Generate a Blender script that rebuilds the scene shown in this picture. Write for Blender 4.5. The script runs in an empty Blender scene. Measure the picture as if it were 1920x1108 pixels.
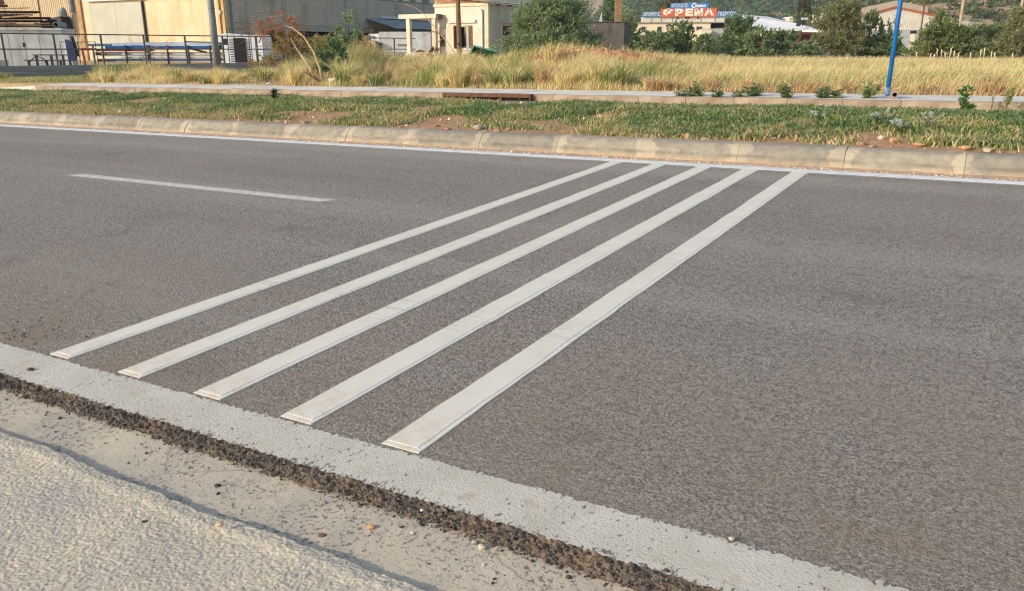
import bpy, bmesh, math, random
import numpy as np
from mathutils import Matrix, Vector, Euler
random.seed(7); RNG = np.random.default_rng(7)
R = math.radians
SC = bpy.context.scene
COL = SC.collection

# ------------------------------------------------------------------ camera, sky, sun, exposure
PITCH = math.atan(461 / 1510.0)
CAM_H = 1.6
cam = bpy.data.cameras.new('camera'); camo = bpy.data.objects.new('camera', cam); COL.objects.link(camo)
cam.sensor_width = 36; cam.lens = 36 * 1510 / 1920; cam.clip_start = .05; cam.clip_end = 5000
camo.location = (0, 0, CAM_H); camo.rotation_euler = (R(90) - PITCH, 0, 0)
SC.camera = camo

SUN_EL = 21.0; SUN_TRAVEL = 66.0            # light travels towards this azimuth (clockwise from +Y)
w = bpy.data.worlds.new("World"); SC.world = w; w.use_nodes = True
nt = w.node_tree; nt.nodes.clear()
sky = nt.nodes.new('ShaderNodeTexSky'); sky.sky_type = 'NISHITA'; sky.sun_disc = False
sky.sun_elevation = R(SUN_EL); sky.sun_rotation = R(SUN_TRAVEL + 180)
sky.air_density = 1.0; sky.dust_density = 1.5; sky.ozone_density = 1.0
bg = nt.nodes.new('ShaderNodeBackground'); bg.inputs[1].default_value = .15
wo = nt.nodes.new('ShaderNodeOutputWorld')
nt.links.new(sky.outputs[0], bg.inputs[0]); nt.links.new(bg.outputs[0], wo.inputs[0])
sl = bpy.data.lights.new('sun', 'SUN'); sl.energy = 2.9; sl.angle = R(.7); sl.color = (1, .88, .71)
so = bpy.data.objects.new('sun', sl); COL.objects.link(so)
_d = Vector((math.sin(R(SUN_TRAVEL)) * math.cos(R(SUN_EL)), math.cos(R(SUN_TRAVEL)) * math.cos(R(SUN_EL)), -math.sin(R(SUN_EL))))
so.rotation_euler = _d.to_track_quat('-Z', 'Y').to_euler()
so.location = (-30, -20, 30)
vs = SC.view_settings; vs.view_transform = 'Standard'; vs.look = 'None'; vs.gamma = 1; vs.use_curve_mapping = False
vs.exposure = 0.7
SC.render.engine = 'CYCLES'
SC.cycles.max_bounces = 6; SC.cycles.transparent_max_bounces = 8; SC.cycles.volume_bounces = 0
SC.cycles.use_denoising = True; SC.cycles.filter_width = 1.15

# ------------------------------------------------------------------ frames
_s, _c = math.sin(PITCH), math.cos(PITCH)
def ray(x, y):
    u = (x - 960) / 1510.; v = (554 - y) / 1510.
    return np.array([u, _c + v * _s, -_s + v * _c])
def at(x, y, Y):                             # the place at distance Y in front of the camera seen at a photo pixel
    r = ray(x, y); r = r * (Y / r[1]); return np.array([r[0], Y, CAM_H + r[2]])
d1 = ray(-1900, 128); d2 = ray(1918, 42)
d1 /= np.linalg.norm(d1); d2 /= np.linalg.norm(d2)
NRM = np.cross(d2, d1); NRM /= np.linalg.norm(NRM); NRM *= np.sign(NRM[2])
E1 = -d1; E2 = np.cross(NRM, E1)
MR = Matrix([[E1[0], E2[0], NRM[0], 0], [E1[1], E2[1], NRM[1], 0], [E1[2], E2[2], NRM[2], 0], [0, 0, 0, 1]])
PA, PB = -NRM[0] / NRM[2], -NRM[1] / NRM[2]
def UVW(u, v, w=0): return u * E1 + v * E2 + w * NRM
UX = np.array([E1[0], E1[1]]); UX /= np.linalg.norm(UX)
YAW = math.atan2(UX[1], UX[0])
def G(X, Y):                                 # height of the open ground beyond the far pavement
    z = PA * X + PB * Y + .31
    k = .12
    z = -k * np.log(np.exp(-z / k) + np.exp(-.85 / k))
    z = z - .40 * np.exp(-((X + 14.5) / 5.0) ** 2) * np.clip((Y - 29) / 7, 0, 1)
    return np.maximum(z, -.9)

# ------------------------------------------------------------------ numpy noise
_tab = np.random.default_rng(3).random(65536)
def vnoise(x, y, z=None, seed=0):
    x = np.asarray(x, float) + seed * 17.3; y = np.asarray(y, float) + seed * 5.1
    z = np.zeros_like(x) if z is None else np.asarray(z, float)
    xi, yi, zi = np.floor(x).astype(np.int64), np.floor(y).astype(np.int64), np.floor(z).astype(np.int64)
    fx, fy, fz = x - xi, y - yi, z - zi
    fx = fx * fx * (3 - 2 * fx); fy = fy * fy * (3 - 2 * fy); fz = fz * fz * (3 - 2 * fz)
    def h(a, b, c): return _tab[(a * 73856093 ^ b * 19349663 ^ c * 83492791) & 65535]
    def l2(c):
        return (h(xi, yi, c) * (1 - fx) + h(xi + 1, yi, c) * fx) * (1 - fy) + (h(xi, yi + 1, c) * (1 - fx) + h(xi + 1, yi + 1, c) * fx) * fy
    return l2(zi) * (1 - fz) + l2(zi + 1) * fz
def fbm(x, y, z=None, oct=4, seed=0):
    a, s, t = .5, 0, 0; f = 1
    for i in range(oct):
        s = s + a * vnoise(np.asarray(x) * f, np.asarray(y) * f, None if z is None else np.asarray(z) * f, seed + i); t += a; a *= .5; f *= 2.03
    return s / t

# ------------------------------------------------------------------ materials
def S(r, g, b, k=1.0):
    f = lambda c: ((c / 255 + .055) / 1.055) ** 2.4 if c > 10 else c / 255 / 12.92
    return (f(r) * k, f(g) * k, f(b) * k, 1)
class NT:
    def __init__(s, name):
        s.m = bpy.data.materials.new(name); s.m.use_nodes = True
        s.t = s.m.node_tree; s.t.nodes.clear()
        s.out = s.n('ShaderNodeOutputMaterial'); s.b = s.n('ShaderNodeBsdfPrincipled'); s.l(s.b.outputs[0], s.out.inputs[0])
        s.b.inputs['Specular IOR Level'].default_value = .3
        s.tc = s.n('ShaderNodeTexCoord')
    def n(s, k, **kw):
        x = s.t.nodes.new(k)
        for a, b in kw.items(): setattr(x, a, b)
        return x
    def l(s, a, b): s.t.links.new(a, b)
    def co(s, scale=None, coord='Object'):
        o = s.tc.outputs[coord]
        if scale is None: return o
        m = s.n('ShaderNodeMapping'); m.inputs['Scale'].default_value = scale if hasattr(scale, '__len__') else (scale,) * 3
        s.l(o, m.inputs[0]); return m.outputs[0]
    def noise(s, scale, detail=4, co=None, rough=.55):
        x = s.n('ShaderNodeTexNoise'); x.inputs['Scale'].default_value = scale; x.inputs['Detail'].default_value = detail
        x.inputs['Roughness'].default_value = rough
        s.l(co or s.co(), x.inputs['Vector']); return x.outputs[0]
    def vor(s, scale, co=None, out=0, feature='F1'):
        x = s.n('ShaderNodeTexVoronoi'); x.feature = feature; x.inputs['Scale'].default_value = scale
        s.l(co or s.co(), x.inputs['Vector']); return x.outputs[out]
    def rng(s, v, a, b, c=0, d=1):
        x = s.n('ShaderNodeMapRange'); s.l(v, x.inputs[0])
        for i, q in enumerate((a, b, c, d)): x.inputs[i + 1].default_value = q
        return x.outputs[0]
    def math(s, op, a, b=None):
        x = s.n('ShaderNodeMath'); x.operation = op
        for i, q in enumerate((a, b)):
            if q is None: continue
            if isinstance(q, (int, float)): x.inputs[i].default_value = q
            else: s.l(q, x.inputs[i])
        return x.outputs[0]
    def mix(s, f, a, b, mode='MIX'):
        x = s.n('ShaderNodeMix'); x.data_type = 'RGBA'; x.blend_type = mode
        for i, q in ((0, f), (6, a), (7, b)):
            if isinstance(q, (int, float)): x.inputs[i].default_value = q
            elif isinstance(q, tuple): x.inputs[i].default_value = q
            else: s.l(q, x.inputs[i])
        return x.outputs[2]
    def sep(s, co=None):
        x = s.n('ShaderNodeSeparateXYZ'); s.l(co or s.co(), x.inputs[0]); return x.outputs
    def bump(s, h, strength, dist=.01, prev=None):
        x = s.n('ShaderNodeBump'); x.inputs['Strength'].default_value = strength; x.inputs['Distance'].default_value = dist
        s.l(h, x.inputs['Height'])
        if prev is not None: s.l(prev, x.inputs['Normal'])
        s.l(x.outputs[0], s.b.inputs['Normal']); return x.outputs[0]
    def col(s, c):
        if isinstance(c, tuple): s.b.inputs['Base Color'].default_value = c
        else: s.l(c, s.b.inputs['Base Color'])
    def rough(s, r): s.b.inputs['Roughness'].default_value = r
def dark(c, k): return (c[0] * k, c[1] * k, c[2] * k, 1)
def simple(name, c, c2=None, scale=4, lo=.38, hi=.66, rough=.85, bump=0, bscale=60, bdist=.01, rnd=.0, metal=0, stretch=None, streak=None):
    t = NT(name); c2 = c2 or dark(c, .72)
    k = t.rng(t.noise(scale, 6, t.co(stretch) if stretch else None), lo, hi)
    x = t.mix(k, c, c2)
    if streak:                               # rain streaks and grime running down
        k2 = t.rng(t.noise(1.0, 5, t.co((streak[1], streak[1], .25))), .5, .75)
        x = t.mix(t.math('MULTIPLY', k2, .6), x, streak[0])
    if rnd:
        oi = t.n('ShaderNodeObjectInfo'); x = t.mix(1.0, x, t.mix(t.rng(oi.outputs['Random'], 0, 1), (1 - rnd,) * 3 + (1,), (1 + rnd * .6,) * 3 + (1,)), 'MULTIPLY')
    t.col(x); t.rough(rough); t.b.inputs['Metallic'].default_value = metal
    if bump: t.bump(t.noise(bscale, 4), bump, bdist)
    return t.m
def tinted(name, rough=.7, trans=.25, var=.25):
    t = NT(name); a = t.n('ShaderNodeAttribute'); a.attribute_name = 'tint'
    x = a.outputs['Color']; t.col(x); t.rough(rough); t.b.inputs['Specular IOR Level'].default_value = .2
    tr = t.n('ShaderNodeBsdfTranslucent'); t.l(x, tr.inputs[0]); ms = t.n('ShaderNodeMixShader'); ms.inputs[0].default_value = trans
    t.l(t.b.outputs[0], ms.inputs[1]); t.l(tr.outputs[0], ms.inputs[2]); t.l(ms.outputs[0], t.out.inputs[0])
    return t.m

def asphalt(name, near=True):
    t = NT(name); u, v, _ = t.sep()
    cell = t.vor(115, out=1); cv = t.n('ShaderNodeSeparateColor'); t.l(cell, cv.inputs[0])
    fine = t.noise(210, 3); med = t.noise(62, 5, rough=.7); crs = t.noise(24, 5, rough=.7); big = t.noise(.45, 5)
    c = t.mix(cv.outputs[0], S(170, 161, 147), S(226, 217, 201))
    c = t.mix(t.rng(cv.outputs[1], .9, .97, 0, .7), c, S(214, 204, 190))
    c = t.mix(t.rng(fine, .38, .62, .75, 0), c, S(70, 65, 61))
    c = t.mix(t.rng(med, .49, .60, 0, .86), c, S(84, 78, 71))
    c = t.mix(t.rng(crs, .50, .64, 0, .65), c, S(90, 85, 80)); c = t.mix(t.rng(t.noise(9, 5, t.co((1, 1.5, 1)), rough=.75), .52, .66, 0, .32), c, S(84, 80, 76))
    bands = t.noise(1.0, 4, t.co((.05, .9, 1)))
    c = t.mix(t.rng(bands, .50, .68, 0, .28), c, S(122, 110, 101))
    c = t.mix(t.rng(bands, .32, .46, .35, 0), c, S(178, 172, 162))
    c = t.mix(t.rng(big, .48, .66, 0, .3), c, S(158, 146, 134))
    stain = t.math('MULTIPLY', t.rng(t.noise(1.3, 4), .60, .70), t.rng(t.noise(14, 3), .35, .6))
    c = t.mix(t.math('MULTIPLY', stain, .35), c, S(70, 66, 64))
    dust = t.math('MULTIPLY', t.rng(v, 2.4, 4.2, 1, 0), t.rng(t.noise(1.8, 5), .3, .62))
    c = t.mix(t.math('MULTIPLY', dust, .55), c, S(150, 130, 110))
    dust2 = t.math('MULTIPLY', t.rng(v, 9.0, 9.9, 0, 1), t.rng(t.noise(3, 5), .4, .65))
    c = t.mix(t.math('MULTIPLY', dust2, .4), c, S(170, 150, 128))
    t.col(c); t.rough(.9)
    h = t.math('ADD', t.rng(t.vor(115), 0, .6, .8, 0), t.math('MULTIPLY', t.rng(med, .4, .62, 1, 0), 1.1))
    h = t.math('ADD', h, t.math('MULTIPLY', t.rng(crs, .4, .66, 1, 0), .8))
    t.bump(t.math('ADD', h, t.math('MULTIPLY', fine, .5)), .75, .008)
    return t.m

def painted_band():
    t = NT('worn_line_paint'); u, v, _ = t.sep()
    n1 = t.noise(34, 5, rough=.65); n2 = t.noise(150, 3); n3 = t.noise(3.2, 4)
    pits = t.rng(t.math('ADD', n1, t.math('MULTIPLY', n3, .22)), .70, .76)
    pits2 = t.rng(n2, .68, .74)
    c = t.mix(t.rng(t.noise(4, 5), .35, .7), S(202, 196, 181), S(188, 180, 163))
    c = t.mix(t.rng(t.noise(9, 5), .58, .75, 0, .7), c, S(176, 160, 132))
    edge = t.math('ADD', t.rng(v, 2.10, 2.15, .10, 0), t.rng(v, 2.33, 2.356, 0, .10)); n4 = t.noise(70, 4, t.co((1, .55, 1)), rough=.65)
    pits = t.rng(t.math('ADD', t.math('ADD', n4, t.math('MULTIPLY', n3, .22)), edge), .735, .775)
    c = t.mix(t.math('MULTIPLY', pits, .85), c, S(92, 86, 80)); c = t.mix(t.math('MULTIPLY', pits2, .5), c, S(120, 112, 104))
    t.col(c); t.rough(.8)
    t.bump(t.math('SUBTRACT', t.math('ADD', n2, t.math('MULTIPLY', t.noise(80, 4, rough=.65), 1.8)), t.math('MULTIPLY', pits, .8)), .42, .006)
    return t.m

def stripe_paint(name, base):
    t = NT(name); x, y, z = t.sep()
    c = t.mix(t.rng(t.noise(5, 6), .35, .7), base, dark(base, .9))
    oi = t.n('ShaderNodeObjectInfo')
    mp = t.n('ShaderNodeMapping'); mp.inputs['Scale'].default_value = (1.2, 38, 1); cm = t.n('ShaderNodeCombineXYZ')
    t.l(t.math('MULTIPLY', oi.outputs['Random'], 9), cm.inputs[0]); t.l(cm.outputs[0], mp.inputs['Location']); t.l(t.co(), mp.inputs[0])
    st = t.noise(1.0, 3, mp.outputs[0])
    wheel = t.math('ADD', t.rng(t.math('ABSOLUTE', t.math('SUBTRACT', y, 1.45)), .05, .34, 1, 0), t.rng(t.math('ABSOLUTE', t.math('SUBTRACT', y, 3.1)), .1, .5, .6, 0))
    c = t.mix(t.math('MULTIPLY', t.math('MULTIPLY', t.rng(st, .52, .64), wheel), .42), c, S(120, 118, 112))
    nicks = t.rng(t.noise(1.0, 2, t.co((22, 60, 1))), .74, .77)
    c = t.mix(t.math('MULTIPLY', nicks, .7), c, S(105, 100, 92))
    darkening = t.math('MULTIPLY', t.rng(y, .03, .5, 1, 0), t.rng(t.noise(14, 4), .42, .68))  # dirt gathered towards the near end
    c = t.mix(t.math('MULTIPLY', darkening, .55), c, S(196, 168, 130))
    t.col(c); t.rough(.6); t.bump(t.noise(30, 4), .18, .004)
    return t.m

def kerb_mat():
    t = NT('kerb_concrete'); x, y, z = t.sep(); oi = t.n('ShaderNodeObjectInfo')
    mp = t.n('ShaderNodeMapping'); cm = t.n('ShaderNodeCombineXYZ'); t.l(t.math('MULTIPLY', oi.outputs['Random'], 50), cm.inputs[0])
    t.l(cm.outputs[0], mp.inputs['Location']); t.l(t.co(), mp.inputs[0]); co = mp.outputs[0]
    c = t.mix(t.rng(t.noise(9, 6, co), .3, .7), S(158, 151, 137), S(130, 123, 110))
    c = t.mix(t.rng(t.noise(60, 4, co), .55, .7, 0, .5), c, S(170, 160, 144))
    endd = t.math('MINIMUM', x, t.math('SUBTRACT', 1.25, x))
    mort = t.rng(t.math('ADD', endd, t.math('MULTIPLY', t.math('SUBTRACT', t.noise(5, 4, co), .5), .5)), .10, .13, 1, 0)
    c = t.mix(t.math('MULTIPLY', mort, .62), c, S(184, 172, 150))
    c = t.mix(t.rng(t.math('ADD', z, t.math('MULTIPLY', t.math('SUBTRACT', t.noise(6, 5, co), .5), .16)), .0, .065, .6, 0), c, S(190, 160, 124))
    darkening = t.rng(t.math('ABSOLUTE', t.math('SUBTRACT', z, .085)), .0, .03, .5, 0)  # darker band along the height of the face crease
    c = t.mix(t.math('MULTIPLY', darkening, t.rng(t.noise(4, 4, co), .35, .6)), c, S(92, 84, 72))
    c = t.mix(1.0, c, t.mix(oi.outputs['Random'], (.86, .86, .86, 1), (1.06, 1.04, 1.0, 1)), 'MULTIPLY')
    t.col(c); t.rough(.92); t.bump(t.noise(70, 5, co), .4, .006)
    return t.m

def attr_ground(name, cols, scale=2.0, bump=.5):
    t = NT(name)
    c = t.mix(t.rng(t.noise(scale, 6), .35, .65), cols[0], cols[1])
    c = t.mix(t.rng(t.noise(scale * 9, 5), .5, .7), c, cols[2])
    t.col(c); t.rough(.95); t.bump(t.noise(scale * 20, 5), bump, .03)
    return t.m

MA = {}
MA['asphalt'] = asphalt('asphalt')
MA['band'] = painted_band()
MA['edge_paint'] = simple('edge_line_paint', S(226, 226, 222), S(206, 206, 202), scale=6, rough=.7, bump=.3, bscale=90, bdist=.004)
MA['dash_paint'] = simple('dash_paint', S(206, 202, 192), S(172, 168, 160), scale=12, lo=.4, hi=.7, rough=.75, bump=.5, bscale=120, bdist=.005)
MA['strip_top'] = stripe_paint('rumble_strip_top', S(222, 215, 198))
MA['strip_base'] = stripe_paint('rumble_strip_base', S(224, 217, 201))
MA['kerb'] = kerb_mat()
MA['leaf'] = tinted('leaf_surface', .6, .4)
MA['grass'] = tinted('grass_blade', .7, .3)
MA['stone'] = tinted('stone_surface', .95, 0.0)

# ------------------------------------------------------------------ mesh helpers
def tagk(o, label=None, cat=None, group=None, kind=None):
    if label: o['label'] = label
    if cat: o['category'] = cat
    if group: o['group'] = group
    if kind: o['kind'] = kind
    return o
def empty(name, loc=(0, 0, 0), rz=0, M=None):
    o = bpy.data.objects.new(name, None); COL.objects.link(o); o.empty_display_size = .2
    if M is not None: o.matrix_world = M
    else: o.location = loc; o.rotation_euler = (0, 0, rz)
    return o
def thing(name, label, cat, loc=(0, 0, 0), rz=0, group=None, M=None):
    return tagk(empty(name, loc, rz, M), label, cat, group)
def mesh_np(name, V, quads=None, tris=None, mat=None, tint=None, smooth=False, parent=None, M=None):
    me = bpy.data.meshes.new(name)
    V = np.asarray(V, np.float32); me.vertices.add(len(V)); me.vertices.foreach_set('co', V.ravel())
    q = np.zeros((0, 4), np.int32) if quads is None else np.asarray(quads, np.int32)
    t = np.zeros((0, 3), np.int32) if tris is None else np.asarray(tris, np.int32)
    idx = np.concatenate([q.ravel(), t.ravel()]).astype(np.int32)
    me.loops.add(len(idx)); me.loops.foreach_set('vertex_index', idx)
    st = np.concatenate([np.arange(len(q)) * 4, len(q) * 4 + np.arange(len(t)) * 3]).astype(np.int32)
    me.polygons.add(len(st)); me.polygons.foreach_set('loop_start', st)
    me.update(calc_edges=True); me.validate()
    if tint is not None:
        a = me.color_attributes.new('tint', 'FLOAT_COLOR', 'POINT')
        c = np.ones((len(V), 4), np.float32); c[:, :3] = tint; a.data.foreach_set('color', c.ravel())
    me.polygons.foreach_set('use_smooth', np.full(len(st), bool(smooth)))
    if mat: me.materials.append(mat)
    o = bpy.data.objects.new(name, me); COL.objects.link(o)
    if parent: o.parent = parent
    if M is not None: o.matrix_world = M
    return o
class B:                                     # collects simple solids into one mesh
    def __init__(s): s.v = []; s.f = []
    def add(s, v, f):
        n = len(s.v); s.v += [tuple(map(float, p)) for p in v]; s.f += [tuple(i + n for i in q) for q in f]; return s
    def hexa(s, p):                          # 4 bottom points, 4 top points
        return s.add(p, [(3, 2, 1, 0), (4, 5, 6, 7), (0, 1, 5, 4), (1, 2, 6, 5), (2, 3, 7, 6), (3, 0, 4, 7)])
    def box(s, x0, x1, y0, y1, z0, z1):
        return s.hexa([(x0, y0, z0), (x1, y0, z0), (x1, y1, z0), (x0, y1, z0), (x0, y0, z1), (x1, y0, z1), (x1, y1, z1), (x0, y1, z1)])
    def bar(s, a, b, wd, ht=None, up=(0, 0, 1)):
        a, b = Vector(a), Vector(b); d = (b - a).normalized(); up = Vector(up)
        if abs(d.dot(up)) > .98: up = Vector((0, 1, 0))
        x = d.cross(up).normalized() * (wd / 2); z = x.cross(d).normalized() * ((ht or wd) / 2)
        return s.hexa([a - x - z, a + x - z, b + x - z, b - x - z, a - x + z, a + x + z, b + x + z, b - x + z])
    def tube(s, pts, rad, n=8, cap=True):
        pts = [Vector(p) for p in pts]; rad = rad if hasattr(rad, '__len__') else [rad] * len(pts)
        vs = []; ref = Vector((.31, .77, .2)).normalized()
        for i, p in enumerate(pts):
            d = (pts[min(i + 1, len(pts) - 1)] - pts[max(i - 1, 0)]).normalized()
            r = ref if abs(d.dot(ref)) < .95 else Vector((1, 0, 0))
            x = d.cross(r).normalized(); y = d.cross(x)
            vs += [p + (x * math.cos(6.28319 * k / n) + y * math.sin(6.28319 * k / n)) * rad[i] for k in range(n)]
        fs = [(i * n + k, i * n + (k + 1) % n, (i + 1) * n + (k + 1) % n, (i + 1) * n + k) for i in range(len(pts) - 1) for k in range(n)]
        if cap: fs += [tuple(range(n))[::-1], tuple((len(pts) - 1) * n + k for k in range(n))]
        return s.add(vs, fs)
    def prism(s, poly, y0, y1):              # polygon in x,z extruded along y
        n = len(poly)
        return s.add([(x, y0, z) for x, z in poly] + [(x, y1, z) for x, z in poly],
                     [tuple(range(n)), tuple(range(2 * n - 1, n - 1, -1))] + [(i, i + n, (i + 1) % n + n, (i + 1) % n) for i in range(n)])
    def build(s, name, mat=None, parent=None, M=None, smooth=False, bevel=0):
        me = bpy.data.meshes.new(name); me.from_pydata(s.v, [], s.f); me.update()
        bm = bmesh.new(); bm.from_mesh(me); bmesh.ops.recalc_face_normals(bm, faces=bm.faces)
        if bevel: bmesh.ops.bevel(bm, geom=list(bm.edges), offset=bevel, segments=1, affect='EDGES')
        bm.to_mesh(me); bm.free()
        if mat: me.materials.append(mat)
        if smooth: me.polygons.foreach_set('use_smooth', np.ones(len(me.polygons), bool))
        o = bpy.data.objects.new(name, me); COL.objects.link(o)
        if parent: o.parent = parent
        if M is not None: o.matrix_world = M
        return o
def copy_of(o, parent=None, loc=None):
    c = o.copy(); COL.objects.link(c)
    if parent is not None: c.parent = parent
    if loc is not None: c.location = loc
    return c
def gridmesh(name, us, vs, fw, mat, M=MR, kind=None, parent=None, smooth=True, jit=None):
    u, v = np.meshgrid(us, vs, indexing='ij')
    if jit: u, v = jit(u, v)
    V = np.stack([u, v, fw(u, v)], -1).reshape(-1, 3)
    n, m = len(us), len(vs); i, j = np.meshgrid(np.arange(n - 1), np.arange(m - 1), indexing='ij'); a = (i * m + j).ravel()
    o = mesh_np(name, V, np.stack([a, a + m, a + m + 1, a + 1], -1), None, mat, None, smooth, parent, M)
    if kind: o['kind'] = kind
    return o

# ================================================================== THE ROAD AND ITS EDGES
C0 = lambda u, v: 0 * u
def hole(w0): return lambda u, v: 0 * u + w0

# ground: one sheet to the horizon
gu = np.concatenate([np.linspace(-1500, -70, 30), np.linspace(-60, 60, 121), np.linspace(70, 1500, 30)])
gv = np.concatenate([np.linspace(-300, -10, 8), [0, 8, 14, 17.6, 17.95], np.linspace(18.05, 70, 80), np.linspace(75, 1800, 30)])
def ground_z(u, v):
    X = u * E1[0] + v * E2[0]; Y = u * E1[1] + v * E2[1]
    Z = np.where(v < 18.0, np.maximum(PA * X + PB * Y, -3) - .35, G(X, Y) + .05 * (fbm(X * .9, Y * .9) - .5))
    Z = np.where((v < 18) & (v > 17.9), PA * X + PB * Y + .2, Z)
    return (Z - (u * E1[2] + v * E2[2])) / NRM[2]
GM = attr_ground('dry_soil', (S(176, 150, 108), S(146, 126, 88), S(190, 164, 122)), .5)
gridmesh('ground', gu, gv, ground_z, GM, kind='structure')

road = gridmesh('road', np.linspace(-120, 80, 41), np.array([2.108, 4, 6, 8, 10.06]), C0, MA['asphalt'], kind='structure')
def ragged(amp, lo, hi):
    def f(u, v):
        e = (v == lo) * 1.0 + (v == hi) * 1.0
        return u, v + e * amp * (1.2 * (2 * fbm(u * 75, v * 9, oct=2) - 1) + .4 * (2 * vnoise(u * 8, v) - 1))
    return f
BV0, BV1 = 2.098, 2.356
gridmesh('edge_line', np.arange(-7, 2.4, .005), np.array([BV0, 2.12, 2.2, 2.3, 2.34, BV1]), hole(.004), MA['band'], jit=ragged(.010, BV0, BV1), parent=road).matrix_world = MR
gridmesh('edge_line', np.linspace(-60, 40, 200), np.array([9.775, 10.03]), hole(.004), MA['edge_paint'], jit=ragged(.008, 9.775, 10.03), parent=road).matrix_world = MR
dl = B(); dl.add([(-9.95, 6.275, .004), (-5.66, 6.215, .004), (-5.55, 6.37, .004), (-9.80, 6.44, .004)], [(0, 1, 2, 3)])
o = dl.build('lane_dash', MA['dash_paint'], road); o.matrix_world = MR

# broken asphalt edge: crumbled black face down to the gutter
us = np.arange(-6, 1.6, .006); tt = np.linspace(0, 1, 26)
u, t = np.meshgrid(us, tt, indexing='ij')
ed = .018 * (2 * fbm(u * 4, 0 * u, oct=4, seed=4) - 1)
vv = 2.120 - .064 * np.clip(t * 1.25, 0, 1) + ed * np.clip(t * 2, 0, 1)
ww = -.001 - .052 * np.clip((t - .12) / .88, 0, 1) ** .9
nn = fbm(u * 55, t * 7, oct=3, seed=9); n2 = vnoise(u * 26, t * 3.5, seed=5)
amp = np.clip(t * 6, 0, 1) * np.clip((1.06 - t) * 6, 0, 1)
n3 = vnoise(u * 95, t * 11, seed=15); vv = vv - amp * (.016 * (nn - .5) + .014 * (n2 - .5) + .011 * (n3 - .5)); ww = ww + amp * (.016 * (nn - .5) + .008 * (n2 - .5) + .014 * (n3 - .5)) - .004 * (1 - np.clip(t * 8, 0, 1)) * 0
n, m = u.shape; i, j = np.meshgrid(np.arange(n - 1), np.arange(m - 1), indexing='ij'); a = (i * m + j).ravel()
tm = NT('crumbled_asphalt')
c = tm.mix(tm.rng(tm.noise(70, 4), .35, .65), S(76, 70, 65), S(116, 105, 94)); c = tm.mix(tm.rng(tm.noise(7, 5), .5, .68, 0, .6), c, S(146, 122, 94))
c = tm.mix(tm.rng(tm.noise(30, 3), .62, .74, 0, .7), c, S(56, 52, 50)); tm.col(c); tm.rough(.95); tm.bump(tm.noise(160, 4), .8, .006)
o = mesh_np('crumbled_edge', np.stack([u, vv, ww], -1).reshape(-1, 3), np.stack([a, a + m, a + m + 1, a + 1], -1), None, tm.m, None, True, road, MR)

# gutter between road and near pavement
def gutter_w(u, v): return -.05 + .006 * (fbm(u * 7, v * 7, oct=4) - .5) + .006 * (fbm(u * 50, v * 50, oct=2, seed=3) - .5) - .01 * (1 - np.clip((v - 1.66) / .1, 0, 1)) * 0
gt = NT('gutter_concrete')
c = gt.mix(gt.rng(gt.noise(2.5, 6), .35, .65), S(200, 186, 162), S(176, 166, 150))
c = gt.mix(gt.rng(gt.noise(9, 5), .5, .7, 0, .6), c, S(206, 188, 166))
lump = gt.math('MULTIPLY', gt.rng(gt.noise(55, 5, rough=.7), .54, .60), gt.rng(gt.noise(2.6, 3), .38, .56))
c = gt.mix(gt.math('MULTIPLY', lump, .8), c, S(96, 88, 82))
wob = gt.n('ShaderNodeMix'); wob.data_type = 'RGBA'; wob.inputs[0].default_value = .14; wn_ = gt.n('ShaderNodeTexNoise'); wn_.inputs['Scale'].default_value = 3; wn_.inputs['Detail'].default_value = 6; gt.l(gt.co(), wn_.inputs['Vector']); gt.l(gt.co(), wob.inputs[6]); gt.l(wn_.outputs[1], wob.inputs[7]); crack = gt.rng(gt.vor(.9, wob.outputs[2], 0, 'DISTANCE_TO_EDGE'), 0, .004, .55, 0); c = gt.mix(crack, c, S(110, 100, 90))
gt.col(c); gt.rough(.92); gt.bump(gt.math('ADD', gt.noise(110, 4), gt.math('MULTIPLY', lump, .8)), .55, .006)
gridmesh('gutter', np.arange(-7, 2.6, .02), np.arange(1.6, 2.1, .02), gutter_w, gt.m, kind='structure')

# near pavement: coarse worn screed
sm = NT('coarse_screed')
c = sm.mix(sm.rng(sm.noise(40, 5), .35, .65), S(208, 194, 168), S(184, 174, 156))
c = sm.mix(sm.rng(sm.noise(3, 5), .45, .68, 0, .5), c, S(172, 166, 156))
c = sm.mix(sm.rng(sm.noise(1.6, 4), .5, .66, 0, .5), c, S(186, 178, 162))
c = sm.mix(sm.rng(sm.noise(85, 4, rough=.65), .54, .64, 0, .6), c, S(126, 120, 112))
sm.col(c); sm.rough(.95); sm.bump(sm.math('ADD', sm.noise(210, 4), sm.noise(110, 4)), .55, .004)
def edge_off(u): return .05 * (fbm(u * 1.7, 0 * u, oct=2, seed=21) - .5) + .03 * (fbm(u * 12, 0 * u, oct=3, seed=22) - .5)
def walk_w(u, v):
    g = vnoise(u * 150 + 3 * vnoise(u * 40, v * 40, seed=18), v * 150, seed=11); g2 = vnoise(u * 190, v * 190, seed=12); g3 = fbm(u * 26, v * 26, oct=2, seed=14)
    z = -.0195 - .0026 * np.clip((.50 - g) / .16, 0, 1) + .0014 * (g2 - .5) + .0022 * (g3 - .5) + .012 * (fbm(u * 3, v * 3, oct=3, seed=13) - .5)
    dd = 1.73 + edge_off(u) - v
    z = z + .005 * np.exp(-((dd - .05) / .03) ** 2)
    return np.where(dd < 0, np.maximum(z + dd * 3.0, -.07), z)
gridmesh('pavement', np.arange(-4.4, -.5, .0042), np.arange(.9, 1.785, .0042), walk_w, sm.m, kind='structure')
gridmesh('pavement', np.arange(-30, 30, .5), np.arange(-6, 1.73, .3), hole(-.036), sm.m, kind='structure')

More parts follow.
